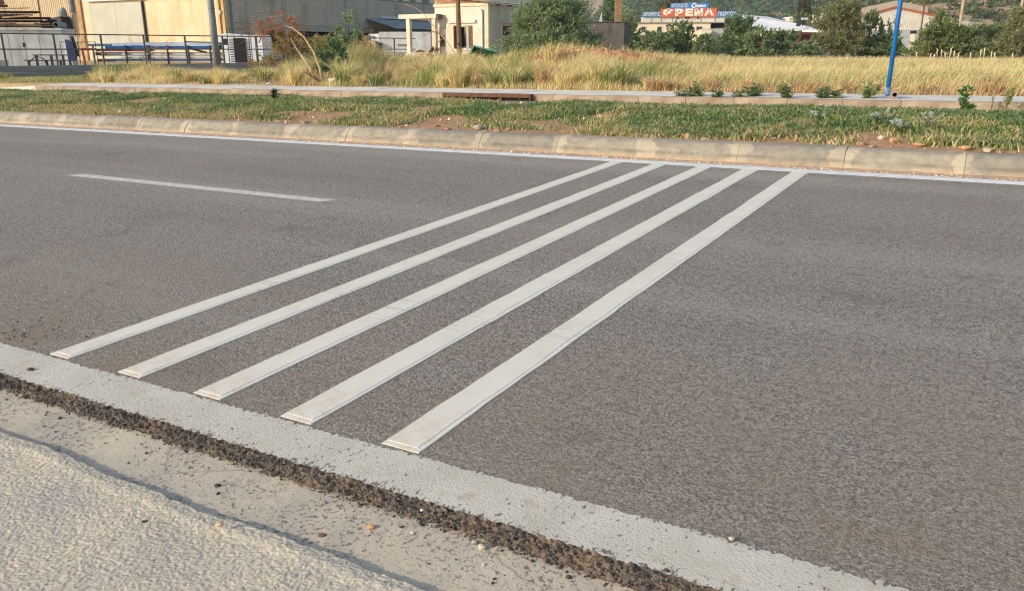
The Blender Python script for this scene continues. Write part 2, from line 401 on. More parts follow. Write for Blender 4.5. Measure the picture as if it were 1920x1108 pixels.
# stones: shared low-poly stone used for all loose pieces
def ico():
    bm = bmesh.new(); bmesh.ops.create_icosphere(bm, subdivisions=1, radius=1); bm.verts.ensure_lookup_table()
    V = np.array([v.co[:] for v in bm.verts]); F = np.array([[v.index for v in f.verts] for f in bm.faces]); bm.free(); return V, F
ICO_V, ICO_F = ico()
def stones(name, pos, size, cols, M=None, flat=.7, parent=None, seed=1):
    r = np.random.default_rng(seed); n = len(pos); k = len(ICO_V)
    j = 1 + .35 * (r.random((n, k, 1)) - .5) * 2
    ax = 1 + .35 * (r.random((n, 1, 3)) - .5) * 2; ax[:, :, 2] *= flat
    an = r.random(n) * 6.28; P = ICO_V[None] * j * ax * np.asarray(size)[:, None, None]
    x = P[..., 0] * np.cos(an)[:, None] - P[..., 1] * np.sin(an)[:, None]; y = P[..., 0] * np.sin(an)[:, None] + P[..., 1] * np.cos(an)[:, None]
    P = np.stack([x, y, P[..., 2]], -1) + np.asarray(pos)[:, None]
    F = (ICO_F[None] + (np.arange(n) * k)[:, None, None]).reshape(-1, 3)
    c = np.asarray(cols)[r.integers(0, len(cols), n)] * (.75 + .5 * r.random((n, 1)))
    o = mesh_np(name, P.reshape(-1, 3), None, F, MA['stone'], np.repeat(c, k, 0), False, parent, M); o['kind'] = 'stuff'; return o
def cl(*a): return [S(*q)[:3] for q in a]
n = 7000; uu = RNG.uniform(-6, 1.5, n); tq = RNG.random(n)
pv = 2.095 - .060 * tq + RNG.normal(0, .008, n); pw = -.004 - .052 * tq + .004
stones('asphalt_crumbs', np.stack([uu, pv, pw], -1), .0022 + .0045 * RNG.random(n) ** 2, cl((88, 82, 78), (112, 102, 92), (126, 110, 90), (68, 63, 60), (100, 95, 91)), MR, seed=2)
n = 330; uu = RNG.uniform(-5.5, .8, n); pv = np.clip(2.0 - np.abs(RNG.normal(0, .09, n)), 1.72, 2.02)
stones('gutter_grit', np.stack([uu, pv, np.full(n, -.048)], -1), .0025 + .006 * RNG.random(n) ** 3, cl((150, 140, 128), (190, 180, 165), (86, 80, 74), (160, 128, 98)), MR, seed=3)
n = 4500; uu = RNG.uniform(-26, 6, n); pv = RNG.uniform(10.04, 10.2, n)
stones('gravel', np.stack([uu, pv, np.full(n, .006)], -1), .005 + .012 * RNG.random(n) ** 2, cl((214, 184, 152), (204, 170, 144), (184, 156, 138), (226, 210, 192)), MR, seed=4)
sand = simple('kerb_foot_sand', S(184, 160, 136), S(164, 140, 118), scale=6, rough=.95, bump=.5, bscale=60)
gridmesh('sand_strip', np.linspace(-60, 40, 400), np.array([10.02, 10.05, 10.1, 10.16, 10.21]), lambda u, v: .005 + .02 * np.clip((v - 10.05) / .15, 0, 1) * fbm(u * 3, v * 3), sand, kind='structure',
         jit=lambda u, v: (u, v + (v == 10.02) * .02 * (2 * fbm(u * 6, v) - 1)))

n = 170; uu = -4.62 + RNG.normal(0, .16, n); pv = 2.54 + RNG.normal(0, .09, n)
stones('asphalt_crumbs', np.stack([uu, pv, np.full(n, .004)], -1), .002 + .006 * RNG.random(n) ** 2, cl((140, 124, 104), (160, 140, 114), (116, 106, 94), (150, 140, 120)), MR, seed=12)
# kerb stones with open joints
kerb = empty('kerb', M=MR); kerb['kind'] = 'structure'
prof = [(0, -.1), (0, .0), (.025, .055), (.045, .085), (.085, .14), (.13, .185), (.18, .212), (.25, .222), (.365, .222), (.37, -.1)]
kb = B(); L = 1.248; xs = [0, .004, L - .004, L]; ins = [.002, 0, 0, .002]
for q, x in zip(ins, xs):
    kb.v += [(x, p + (q if p < .3 else 0), z - (q if z > .1 else 0)) for p, z in prof]
n = len(prof)
for k in range(3): kb.f += [(k * n + i, k * n + (i + 1) % n, (k + 1) * n + (i + 1) % n, (k + 1) * n + i) for i in range(n)]
kb.f += [tuple(range(n))[::-1], tuple(3 * n + i for i in range(n))]
k0 = kb.build('kerb_stone', MA['kerb'], kerb)
u0 = .10 - 26 * 1.25; k0.location = (u0, 10.19, 0)
for k in range(1, 36): copy_of(k0, kerb, (u0 + k * 1.25, 10.19 + random.uniform(-.009, .009), random.uniform(-.007, .007)))
for o in kerb.children: o.rotation_euler = (random.uniform(-.008, .008), 0, random.uniform(-.003, .003))

# verge
VG = lambda u, v: .205 + .10 * np.clip((v - 10.6) / 3.4, 0, 1) + .06 * np.exp(-((v - 12.6) / 1.2) ** 2) + .05 * (fbm(u * .9, v * .9, seed=31) - .5) + .02 * (fbm(u * 7, v * 7, oct=3, seed=33) - .5) - np.where(v > 14.2, np.minimum((v - 14.2) * 1.2, .4), 0)
VM = attr_ground('verge_soil', (S(172, 130, 96), S(146, 120, 86), S(190, 154, 118)), 1.6)
gridmesh('verge', np.arange(-34, 9, .06), np.arange(10.54, 14.72, .06), VG, VM, kind='structure')
gridmesh('service_road', np.linspace(-80, 50, 60), np.array([14.2, 15.5, 16.56]), hole(.15), MA['asphalt'], kind='structure')

# far pavement: kerb pieces and slabs
fkm = simple('far_kerb_concrete', S(182, 164, 142), S(152, 132, 112), scale=3, lo=.35, hi=.65, rough=.95, bump=.5, bscale=40, rnd=.15)
slm = simple('pavement_concrete', S(218, 212, 200), S(202, 194, 180), scale=1.5, rough=.9, bump=.25, bscale=60, rnd=.08)
fk = empty('far_kerb', M=MR); fk['kind'] = 'structure'
b = B().box(0, .993, 0, .16, -.25, .15).build('kerb_stone', fkm, fk); b.location = (-27, 16.5, .145)
for k in range(1, 42):
    if not (13 <= k <= 0): copy_of(b, fk, (-27 + k, 16.5 + random.uniform(-.006, .006), .145 + random.uniform(-.006, .006)))
fp = empty('far_pavement', M=MR); fp['kind'] = 'structure'
sl_ = B().box(0, 1.494, 0, 1.36, -.12, 0).build('paving_slab', slm, fp); sl_.location = (-27, 16.665, .292)
for k in range(1, 28): copy_of(sl_, fp, (-27 + k * 1.5, 16.665, .292 + random.uniform(-.004, .004)))
rp = B().hexa([(-30, 16.5, .0), (-27.01, 16.5, .0), (-27.01, 18.02, .0), (-30, 18.02, .0), (-30, 16.5, .17), (-27.01, 16.5, .292), (-27.01, 18.02, .292), (-30, 18.02, .17)])
rp.build('pavement_ramp', slm, fp)

# rumble strips
SK = .262 / 7.4
names = ['leftmost raised white rumble strip across the road, left end of the five',
         'second raised white rumble strip from the left, orange stain at its near end',
         'middle one of the five raised white rumble strips across the asphalt',
         'fourth raised white rumble strip, between the middle strip and the rightmost one',
         'rightmost raised white rumble strip, widest looking, nearest the empty asphalt']
NEAR = [(-4.165, .160, 2.382), (-3.60, .170, 2.382), (-3.035, .172, 2.379), (-2.482, .182, 2.38), (-1.914, .178, 2.38)]
for k, (u0, wd, v0) in enumerate(NEAR):
    rr = np.random.default_rng(50 + k)
    t = thing('rumble_strip', names[k], 'road marking', group='rumble strips across the road', M=MR @ Matrix.Translation((u0, v0, 0)))
    Ls = 7.40
    def strip(x0, x1, y0, y1, z0, z1, jit, steps):
        ys = np.arange(y0, y1, .05); ys = np.append(ys, y1); n = len(ys)
        stp = np.array([rr.normal(0, jit) for _ in range(steps + 2)])
        seg = np.minimum((ys - y0) / (y1 - y0) * steps, steps).astype(int)
        off = stp[seg]; off2 = np.array([rr.normal(0, jit) for _ in range(steps + 2)])[seg]
        f1 = .004 * (2 * fbm(ys * 7, ys * 0 + k, oct=3) - 1); f2 = .004 * (2 * fbm(ys * 7, ys * 0 + k + 9, oct=3) - 1)
        skew0 = 1.0
        L_ = np.stack([x0 + off + f1 + SK * ys, ys, 0 * ys + z1], -1); R_ = np.stack([x1 + off2 + f2 + SK * ys, ys - .002, 0 * ys + z1], -1)
        Lb = L_.copy(); Rb = R_.copy(); Lb[:, 2] = z0; Rb[:, 2] = z0; Lb[:, 0] -= .003; Rb[:, 0] += .003
        V = np.concatenate([L_, R_, Lb, Rb]); a = np.arange(n - 1)
        Q = np.concatenate([np.stack([a, a + n, a + n + 1, a + 1], -1), np.stack([a, a + 1, a + 2 * n + 1, a + 2 * n], -1), np.stack([a + n, a + 3 * n, a + 3 * n + 1, a + n + 1], -1),
                            [[0, 2 * n, 3 * n, n]], [[n - 1, 2 * n - 1, 4 * n - 1, 3 * n - 1]]])
        return V, Q
    V, Q = strip(0, wd, 0, Ls, -.001, .0048, .0014, 15)
    mesh_np('base_strip', V, Q, None, MA['strip_base'], parent=t)
    V, Q = strip(.007, wd - .024, .03, Ls - .01, .004, .0068, .0028, 14)
    mesh_np('top_strip', V, Q, None, MA['strip_top'], parent=t)

# ================================================================== PLANTS
def ribbon_blades(name, P, H, Wd, az, lean, tint, mat, parent=None, kind='stuff', tipw=.0):
    n = len(P); P = np.asarray(P); fx, fy = np.cos(az), np.sin(az)
    fa = RNG.random(n) * 6.283; sx, sy = np.cos(fa), np.sin(fa)
    hw = (Wd / 2)[:, None]; side = np.stack([sx, sy, 0 * sx], -1) * hw
    m = P + np.stack([fx * lean * .3, fy * lean * .3, H * .58], -1)
    tp = P + np.stack([fx * lean, fy * lean, np.sqrt(np.maximum(H ** 2 - lean ** 2 * .6, (.25 * H) ** 2))], -1)
    V = np.stack([P - side, P + side, m + side * .8, m - side * .8, tp], 1).reshape(-1, 3)
    a = np.arange(n) * 5
    o = mesh_np(name, V, np.stack([a, a + 1, a + 2, a + 3], -1), np.stack([a + 3, a + 2, a + 4], -1), mat, np.repeat(tint, 5, 0), parent=parent)
    if kind: o['kind'] = kind
    return o
def pal(k, cols, jit=.25):
    c = np.array(cl(*cols)); x = c[k % len(c)]
    return np.clip(x * (1 - jit + 2 * jit * RNG.random((len(k), 1))) * (1 + .1 * RNG.standard_normal((len(k), 3))), .003, 1)
def pick(n, p): return RNG.choice(len(p), n, p=np.array(p) / sum(p))
GREENC = [(106, 138, 74), (128, 152, 86), (90, 124, 68), (170, 168, 112), (206, 190, 140), (190, 160, 114)]
STRAWC = [(232, 212, 152), (240, 224, 172), (220, 196, 138), (204, 178, 124), (170, 172, 104), (126, 148, 78), (214, 174, 132), (158, 134, 104)]

# short verge grass: only where the noise leaves soil uncovered less
def verge_ok(u, v):
    m = fbm(u * .8, v * .8, oct=4, seed=40)
    right = np.clip((u + 3.5) / 3.2, 0, 1) * np.clip((12.6 - v) / 1.6, 0, 1)
    front = np.clip((10.9 - v) / .35, 0, 1)
    patch = np.exp(-(((u + 9.6) / .7) ** 2 + ((v - 11.9) / .5) ** 2)) + .8 * np.exp(-(((u + 12.3) / .8) ** 2 + ((v - 11.6) / .4) ** 2))
    return m - .26 * right - .10 * front - .16 * patch
N = 380000
u = np.where(RNG.random(N) < .75, RNG.uniform(-16, 7, N), RNG.uniform(-30, -16, N)); v = 10.56 + 3.7 * RNG.random(N)
k = verge_ok(u, v) + RNG.normal(0, .05, N) > .365
u, v = u[k], v[k]; n = len(u)
patchn = fbm(u * 1.1, v * 1.1, oct=3, seed=44)
dry = np.clip((patchn - .42) / .2, 0, 1) * .42 + .06 + np.clip((11.8 - v) / 1.4, 0, .45)
ci = np.where(RNG.random(n) < dry, pick(n, [0, 0, 0, 3, 3, 1.4]), pick(n, [5, 4, 5, 1.2, .3, .1]))
tint = pal(ci, GREENC)
P = np.stack([u, v, VG(u, v) - .01], -1); P = P[:, :1] * E1 + P[:, 1:2] * E2 + P[:, 2:] * NRM
H = (.028 + .065 * RNG.random(n)) * (.45 + 1.2 * fbm(u * 2.5, v * 2.5, seed=45)) * np.where(ci > 2, 1.3, 1)
ribbon_blades('verge_grass', P, H, .008 + .010 * RNG.random(n), RNG.random(n) * 6.283, H * (.3 + .7 * RNG.random(n)), tint, MA['grass'])

def leafquads(C, D, Lg, Wd, Nn=None):
    """rhombic leaves: base C, direction D, length, width"""
    n = len(C); r = RNG.standard_normal((n, 3)) if Nn is None else Nn
    s = np.cross(D, r); s /= np.linalg.norm(s, axis=1, keepdims=True) + 1e-9
    a = C; b = C + D * (Lg * .45)[:, None] + s * (Wd / 2)[:, None]; c = C + D * Lg[:, None]; d = C + D * (Lg * .45)[:, None] - s * (Wd / 2)[:, None]
    return np.stack([a, b, c, d], 1).reshape(-1, 3), np.arange(n * 4).reshape(-1, 4)
def unit(a): return a / (np.linalg.norm(a, axis=1, keepdims=True) + 1e-9)
# creeping broad-leaved ground cover on the verge
N = 140000
u = RNG.uniform(-26, 7, N); v = 10.7 + 3.5 * RNG.random(N)
k = (fbm(u * .9, v * .9, oct=3, seed=52) > .47) & (verge_ok(u, v) > .37); u, v = u[k], v[k]; n = len(u)
P = np.stack([u, v, VG(u, v) + .01 + .05 * RNG.random(n)], -1); P = P[:, :1] * E1 + P[:, 1:2] * E2 + P[:, 2:] * NRM
D = unit(np.stack([RNG.standard_normal(n), RNG.standard_normal(n), .35 + .4 * RNG.random(n)], -1))
V, Q = leafquads(P, D, .03 + .04 * RNG.random(n), .014 + .016 * RNG.random(n), np.tile([0, 0, 1.], (n, 1)) + .5 * RNG.standard_normal((n, 3)))
tint = pal(pick(n, [4, 3, 1]), [(96, 126, 80), (118, 142, 92), (144, 154, 100)])
tagk(mesh_np('ground_cover', V, Q, None, MA['leaf'], np.repeat(tint, 4, 0)), kind='stuff')

n = 1100; uu = RNG.uniform(-22, 7, n); pv = 10.6 + 3.6 * RNG.random(n) ** 1.6
k = RNG.random(n) < .25 + .75 * (verge_ok(uu, pv) < .42); uu, pv = uu[k], pv[k]; n = len(uu)
stones('verge_stones', np.stack([uu, pv, VG(uu, pv) + .005], -1), .012 + .05 * RNG.random(n) ** 3, cl((204, 168, 136), (190, 144, 110), (212, 190, 162), (172, 134, 106)), MR, seed=6)

# tall dry grass on the waste ground
FA = np.array([-23.0, 36.2]); FB = np.array([-6.1, 54.6]); FD = FB - FA
HK = np.array([-1.3, 46.0])                  # house corner
def beyond_fence(X, Y):
    s = ((X - FA[0]) * FD[1] - (Y - FA[1]) * FD[0]) / np.linalg.norm(FD)
    return (s < .25) & (X < -6.0)
def in_house(X, Y):
    du = (X - HK[0]) * UX[0] + (Y - HK[1]) * UX[1]; dv = -(X - HK[0]) * UX[1] + (Y - HK[1]) * UX[0]
    return (du < .1) & (du > -6.2) & (dv > -.1)
MOUND = np.array([3.0, 31.0])
def mound_z(X, Y):
    x = (X - MOUND[0]); y = (Y - MOUND[1]); r = np.sqrt((x / 3.3) ** 2 + (y / 1.9) ** 2)
    return .86 * np.clip(1 - r * r * .5, 0, 1) ** 1.3 * (.8 + .4 * fbm(X * .8, Y * .8, seed=61)) - .02
def GZ(X, Y): return np.maximum(G(X, Y), G(X, Y) + mound_z(X, Y) - .01)
def dark_spot(X, Y, x, y, r): return np.exp(-((X - x) ** 2 + (Y - y) ** 2) / r ** 2)
def field(N, vmin, vmax, ymax, seed):
    r = np.random.default_rng(seed); u = r.uniform(-44, 46, N); v = vmin + (vmax - vmin) * r.random(N) ** 1.35
    X = u * E1[0] + v * E2[0]; Y = u * E1[1] + v * E2[1]
    k = (np.abs(X / Y) < .82) & (Y < ymax) & ~beyond_fence(X, Y) & ~in_house(X, Y); return X[k], Y[k], v[k], u[k]
parts = [field(345000, 18.06, 24, 60, 1), field(380000, 22, 52, 62, 2)]
X = np.concatenate([p[0] for p in parts]); Y = np.concatenate([p[1] for p in parts]); v = np.concatenate([p[2] for p in parts]); u = np.concatenate([p[3] for p in parts])
cl1 = fbm(X * .55, Y * .55, oct=4, seed=70) + .12 * np.clip(mound_z(X, Y), 0, 1); cl2 = fbm(X * .28, Y * .28, oct=3, seed=71)
az_ = (X / Y) * 1579 + 960                   # bearing, used to tell the waste lot from the straw field
rightf = np.clip((az_ - 1190) / 220, 0, 1)
lotz = 1 - rightf
bare = dark_spot(X, Y, MOUND[0] + .2, MOUND[1] - 1.0, 1.15) * 1.4
keep = RNG.random(len(X)) < np.clip(.25 + 2.6 * (cl1 - .34), .12, 1) * lotz + rightf * np.where(v < 19.3, .9, .9) - bare
front = np.clip((v - 18.05) / 2.2, 0, 1)
keep &= RNG.random(len(X)) < .35 + .65 * front
X, Y, v, cl1, cl2, az_, rightf, lotz, front = [q[keep] for q in (X, Y, v, cl1, cl2, az_, rightf, lotz, front)]; n = len(X)
Hm = lotz * (.18 + 1.15 * np.clip(cl1 - .30, 0, .5) * (.8 + .5 * cl2)) + rightf * (.30 + .18 * cl1)
Hm *= (.40 + .60 * front) * np.where(az_ < 520, .26 + .75 * np.clip((fbm(X * .5, Y * .2, oct=2, seed=91) - .47) * 5, 0, 1), 1) * np.where(az_ < 170, .4, 1)
Hm *= 1 + .9 * np.exp(-((az_ - 668) / 50) ** 2) * np.exp(-((Y - 30) / 4.5) ** 2)
Hm *= 1 - .45 * np.clip(mound_z(X, Y), 0, 1)
H = Hm * (.55 + .75 * RNG.random(n))
grn = np.clip((fbm(X * .6, Y * .6, oct=3, seed=75) - .5) * 5, 0, 1) * lotz * .85 + rightf * np.clip((fbm(X * .35, Y * .7, oct=3, seed=77) - .5) * 3, 0, .35) + .6 * np.clip((230 - az_) / 120, 0, 1)
brn = np.clip((fbm(X * .8, Y * .8, oct=3, seed=76) - .56) * 7, 0, .8) * (.35 + .65 * (1 - front))
brn = np.maximum(brn, rightf * np.clip((19.6 - v) / 1.2, 0, .75))
r = RNG.random(n)
ci = np.where(r < grn, pick(n, [.2, .2, .2, .2, 3, 5, 0, .3]), np.where(r > 1 - brn, pick(n, [.5, .3, 1, 2, .1, .1, 4, 2]), pick(n, [4, 4, 2.5, 1, .5, .2, .2, .1])))
tint = pal(ci, STRAWC, .2)
P = np.stack([X, Y, GZ(X, Y) - .02], -1)
ribbon_blades('dry_grass', P, H, (.006 + .008 * RNG.random(n)) * (.6 + Y / 45), RNG.normal(-.3, 1.1, n), H * (.2 + .75 * RNG.random(n)), tint, MA['grass'])
# fountain-shaped tussocks standing out of the waste ground
rt_ = np.random.default_rng(77); TP = []; TH = []; TA = []; TL = []; TC = []
for q in range(168):
    px_ = rt_.uniform(170, 1180) if q < 118 else rt_.uniform(1180, 1900); vv_ = 18.4 + 9 * rt_.random() ** 1.6 if q < 118 else 18.4 + 14 * rt_.random()
    if q >= 150: px_ = [1245, 1255, 1268, 1280, 1232, 1325, 1333, 1340, 1318, 1505, 1518, 1528, 1537, 1750, 1880, 1845, 1600, 1420][q - 150]; vv_ = 18.35 + .35 * rt_.random()
    k_ = (px_ - 960) / 1579; Yt_ = vv_ / (E2[0] * k_ + E2[1]); Xt_ = k_ * Yt_
    if beyond_fence(Xt_, Yt_) or abs(Xt_ - MOUND[0]) < 1.2 and abs(Yt_ - MOUND[1] + .6) < 1.2: continue
    m_ = 240; hh = rt_.uniform(.45, .95) * (1 if px_ < 1180 else .55) * (.62 if px_ < 520 else 1); kind = rt_.choice(4, p=[.42, .40, .12, .06]) if q < 150 else 2; hh *= 1 if q < 150 else .8; a_ = rt_.random(m_) * 6.283; rr_ = .16 * np.sqrt(rt_.random(m_))
    x_, y_ = Xt_ + rr_ * np.cos(a_), Yt_ + rr_ * np.sin(a_); h_ = hh * (.45 + .6 * rt_.random(m_))
    TP.append(np.stack([x_, y_, GZ(x_, y_) - .02], -1)); TH.append(h_); TA.append(a_ + rt_.normal(0, .5, m_)); TL.append(h_ * (.25 + .6 * rt_.random(m_)))
    pp_ = [[4, 4, 2, 1, .3, .1, 0, 0], [.4, .3, .3, .3, 3, 6, 0, .2], [.3, .2, 1, 2, 0, 0, 4, 3], [3, 6, 1, 0, 0, 0, 0, 0]][kind]
    ci_ = rt_.choice(8, m_, p=np.array(pp_) / sum(pp_)); ci_ = np.where((rt_.random(m_) < .18) & (kind == 1), 1, ci_); TC.append(pal(ci_, STRAWC, .2))
n = sum(map(len, TH)); TP = np.concatenate(TP); ribbon_blades('grass_tussocks', TP, np.concatenate(TH), (.010 + .008 * RNG.random(n)) * (.6 + TP[:, 1] / 45), np.concatenate(TA), np.concatenate(TL), np.concatenate(TC), MA['grass'])
# low grey-green and brown litter plants at the foot of the grass
N = 26000; X2 = RNG.uniform(-14, 13, N); Y2 = RNG.uniform(14, 40, N)
du = X2 * E1[0] + Y2 * E1[1]; dv = X2 * E2[0] + Y2 * E2[1]
k = (dv > 18.1) & (dv < 23) & (fbm(X2 * .8, Y2 * .8, oct=3, seed=80) > .55); X2, Y2 = X2[k], Y2[k]; n = len(X2)
P = np.stack([X2, Y2, GZ(X2, Y2) + .22 * RNG.random(n) * fbm(X2 * 1.5, Y2 * 1.5, seed=81)], -1)
V, Q = leafquads(P, unit(RNG.standard_normal((n, 3)) + [0, 0, .6]), .04 + .05 * RNG.random(n), .02 + .02 * RNG.random(n))
hue = fbm(X2 * .7, Y2 * .7, seed=83) > .5
tint = np.where(hue[:, None], pal(pick(n, [2, 1, 1]), [(128, 140, 112), (104, 118, 84), (150, 150, 120)]), pal(pick(n, [2, 1, 1]), [(160, 118, 84), (128, 96, 76), (180, 140, 100)]))
tagk(mesh_np('low_weeds', V, Q, None, MA['leaf'], np.repeat(tint, 4, 0)), kind='stuff')

# soil mound
us_ = np.linspace(-4.2, 4.2, 80); vs_ = np.linspace(-2.6, 2.6, 60); uu, vv = np.meshgrid(us_, vs_, indexing='ij')
XX, YY = MOUND[0] + uu, MOUND[1] + vv; ZZ = G(XX, YY) + mound_z(XX, YY) + .14 * (fbm(XX * 3, YY * 3, oct=4, seed=88) - .5) * (mound_z(XX, YY) > .1)
ZZ = np.where(mound_z(XX, YY) < 0, ZZ - .1, ZZ)
m = 60; i, j = np.meshgrid(np.arange(79), np.arange(59), indexing='ij'); a = (i * m + j).ravel()
mm = attr_ground('red_earth', (S(198, 138, 94), S(170, 114, 76), S(208, 162, 118)), 1.5, .8)
o = mesh_np('soil_mound', np.stack([XX, YY, ZZ], -1).reshape(-1, 3), np.stack([a, a + m, a + m + 1, a + 1], -1), None, mm, None, True)
tagk(o, 'heap of reddish earth overgrown with dry grass on the waste ground', 'soil heap')
n = 110; xx = MOUND[0] + RNG.normal(.2, .65, n); yy = MOUND[1] + RNG.normal(-.7, .5, n)
stones('mound_clods', np.stack([xx, yy, G(xx, yy) + np.maximum(mound_z(xx, yy), 0)], -1), .02 + .06 * RNG.random(n) ** 2, cl((204, 142, 98), (186, 122, 82), (206, 164, 124), (196, 150, 110)), None, seed=9)

# ---- trees and shrubs
BARK = simple('bark', S(112, 94, 74), S(80, 66, 52), scale=8, rough=.95, bump=.5, bscale=30)
def crown_mesh(name, rx, ry, rz, z0, n, leaf, cols, parent, seed, clumps=60, gap=.5, narrow=.4, up=.5, spread=.22, low=0.0, shoot=.34, droop=0.0):
    r = np.random.default_rng(seed)
    d = unit(r.standard_normal((clumps, 3))); rad = .45 + .55 * r.random(clumps) ** .6
    lob = .75 + .5 * fbm(d[:, 0] * 1.6 + seed, d[:, 1] * 1.6, d[:, 2] * 1.6, oct=2, seed=seed % 50)
    c = d * (rad * lob)[:, None]; c[:, 2] = np.maximum(c[:, 2], -.95)
    if low: q_ = r.random(clumps) < .32; c[q_, 2] = -r.uniform(.3, .92, q_.sum()); c[q_, :2] *= 1.1
    sz = spread * (.6 + .8 * r.random(clumps))
    ns = max(clumps * 3, n // 42); ks = r.integers(0, clumps, ns); sd = unit(unit(c[ks] + 1e-3) * .7 + np.array([0, 0, up]) + .55 * r.standard_normal((ns, 3)))
    so_ = c[ks] + r.standard_normal((ns, 3)) * sz[ks][:, None] * .45; slen = shoot * (.5 + r.random(ns)); j = r.integers(0, ns, n); k = ks[j]; tq = r.random(n)
    p = so_[j] + sd[j] * (slen[j] * tq)[:, None] + np.array([0, 0, droop]) * (slen[j] * tq ** 2)[:, None] + r.standard_normal((n, 3)) * (.045 * (1.1 - tq))[:, None]
    wide = 1 + .8 * np.clip(-p[:, 2], 0, 1) * low
    out = unit(p + 1e-3); D = unit(sd[j] * 1.1 + np.array([0, 0, droop]) + .75 * r.standard_normal((n, 3)))
    P = p * np.stack([wide, wide, 1 + 0 * wide], -1) * np.array([rx, ry, rz]) * (.86 if shoot < .1 else .78) + np.array([0, 0, z0 + rz])
    P[:, 2] = np.maximum(P[:, 2], .02 + .2 * r.random(n))
    Lg = leaf * (.6 + .8 * r.random(n))
    V, Q = leafquads(P, D, Lg, Lg * narrow)
    ct = r.random(clumps); t = pal(np.minimum((ct[k] * .6 + .4 * r.random(n)) * len(cols), len(cols) - 1).astype(int), cols, .22)
    return mesh_np(name, V, Q, None, MA['leaf'], np.repeat(t, 4, 0), parent=parent)
def limbs(h, r0, seed, rx, n=6, lean=0):
    rr = random.Random(seed); b = B()
    b.tube([(0, 0, -.2), (lean * .3, 0, h * .3), (lean * .7, .03, h * .62), (lean, .05, h)], [r0, r0 * .8, r0 * .55, r0 * .2], 7)
    for i in range(n):
        z = h * rr.uniform(.15, .75); a = rr.uniform(0, 6.28); l = rx * rr.uniform(.5, .85)
        b.tube([(lean * z / h, 0, z), (lean * z / h + math.cos(a) * l * .5, math.sin(a) * l * .5, z + .25 * l), (lean * z / h + math.cos(a) * l, math.sin(a) * l, z + .6 * l)], [r0 * .5, r0 * .3, r0 * .08], 5)
    return b
def tree(name, label, cat, px, ytop, wpx, Y, n, leaf, cols, group=None, z0=.1, seed=1, clumps=60, narrow=.4, up=.5, spread=.22, depth=.8, base=None, shoot=.34, droop=0.0):
    X = (px - 960) / 1579 * Y; zb = float(G(np.array(X), np.array(Y))) if base is None else base
    zt = CAM_H + (93 - ytop) / 1579 * Y; h = zt - zb; rx = wpx / 1579 * Y / 2
    t = thing(name, label, cat, (X, Y, zb), group=group)
    limbs(h * .8, max(.05, h * .03), seed, rx).build('trunk', BARK, t)
    crown_mesh('crown', rx, rx * depth, (h - z0) / 2 * 1.04, z0, n, leaf, cols, t, seed, clumps, narrow=narrow, up=up, spread=spread, low=1.0 if z0 < .3 else 0.0, shoot=shoot, droop=droop)
    return t
OLIVE = [(118, 138, 94), (144, 162, 114), (162, 176, 128), (104, 122, 84), (180, 190, 146)]
DARKG = [(108, 130, 84), (126, 148, 96), (142, 160, 108), (94, 114, 74), (160, 174, 120)]
YELG = [(132, 146, 88), (150, 160, 102), (116, 132, 80), (164, 170, 116), (106, 120, 76)]
TAM = [(142, 148, 100), (158, 160, 112), (126, 134, 90), (168, 164, 118), (114, 122, 80), (164, 146, 112)]
tree('olive_tree', 'large bushy olive shrub growing beside the cream house, foliage down to the ground', 'tree', 1037, -6, 158, 40, 95000, .095, OLIVE, z0=.0, seed=3, clumps=230, narrow=.34, up=.9, spread=.17)
tg = 'trees at the far side of the straw field'
for lab, px, yt, wp, Y, n, lf, colr in [
    ('dark low bush between the grey outbuilding and the white workshop', 1183, 47, 46, 66, 3500, .16, DARKG),
    ('round olive-green bush in front of the windows at the workshop left end', 1226, 62, 66, 58, 5200, .15, OLIVE),
    ('pointed olive-green tree hiding the middle of the white workshop wall', 1272, 44, 64, 60, 5600, .15, DARKG),
    ('small dark bush right of the gap where the workshop base shows', 1318, 66, 46, 58, 3600, .14, OLIVE),
    ('tall bushy green tree in front of the right end of the shop sign', 1384, 30, 70, 60, 7200, .15, DARKG),
    ('dense round green bush before the long white roof', 1418, 56, 60, 58, 4800, .14, OLIVE),
    ('broad dark green bush below the left half of the white roof', 1460, 58, 78, 60, 5600, .15, DARKG),
    ('low grey-green bush before the dark red shed opening', 1506, 76, 60, 58, 3800, .13, OLIVE),
    ('large pale feathery tree left of the gabled white hall, tallest in the field row', 1570, 8, 98, 60, 10500, .14, TAM),
    ('slim green tree in front of the left half of the gabled hall', 1627, 28, 56, 62, 4200, .15, YELG),
    ('loose thin green tree just left of the blue pole', 1668, 34, 34, 62, 1300, .15, DARKG),
    ('low dark bush at the foot of the blue pole view, under the gabled hall', 1660, 66, 66, 60, 4400, .15, DARKG),
    ('broad bright green tree right of the gabled hall', 1760, 30, 94, 58, 9200, .15, YELG),
    ('wide green bush between the broad bright tree and the right edge tree', 1836, 46, 104, 58, 7800, .15, OLIVE),
    ('yellowish green tree cut by the right edge of the view', 1917, 8, 74, 56, 7800, .15, TAM)]:
    tree('field_tree', lab, 'tree', px, yt, wp, Y, int(n * (3.6 if px != 1668 else 2)), lf * .82, colr, tg, z0=0, seed=int(px), clumps=100, narrow=.45, up=.7, spread=.21)
tree('pine_tree', 'dark round pine tree rising behind the brick chimney', 'tree', 1142, 6, 44, 84, 3600, .22, DARKG, z0=2.5, seed=17, clumps=50, narrow=.4)
tree('leafy_tree', 'bright green tree just right of the brick chimney', 'tree', 1175, 24, 30, 80, 2600, .2, YELG, z0=1.2, seed=18, clumps=40)
tree('leafy_tree', 'brownish olive tree standing behind the top sign of the workshop', 'tree', 1262, -4, 74, 175, 5000, .45, [(98, 92, 56), (120, 104, 60), (84, 84, 50), (150, 116, 72)], z0=2, seed=19, clumps=50)
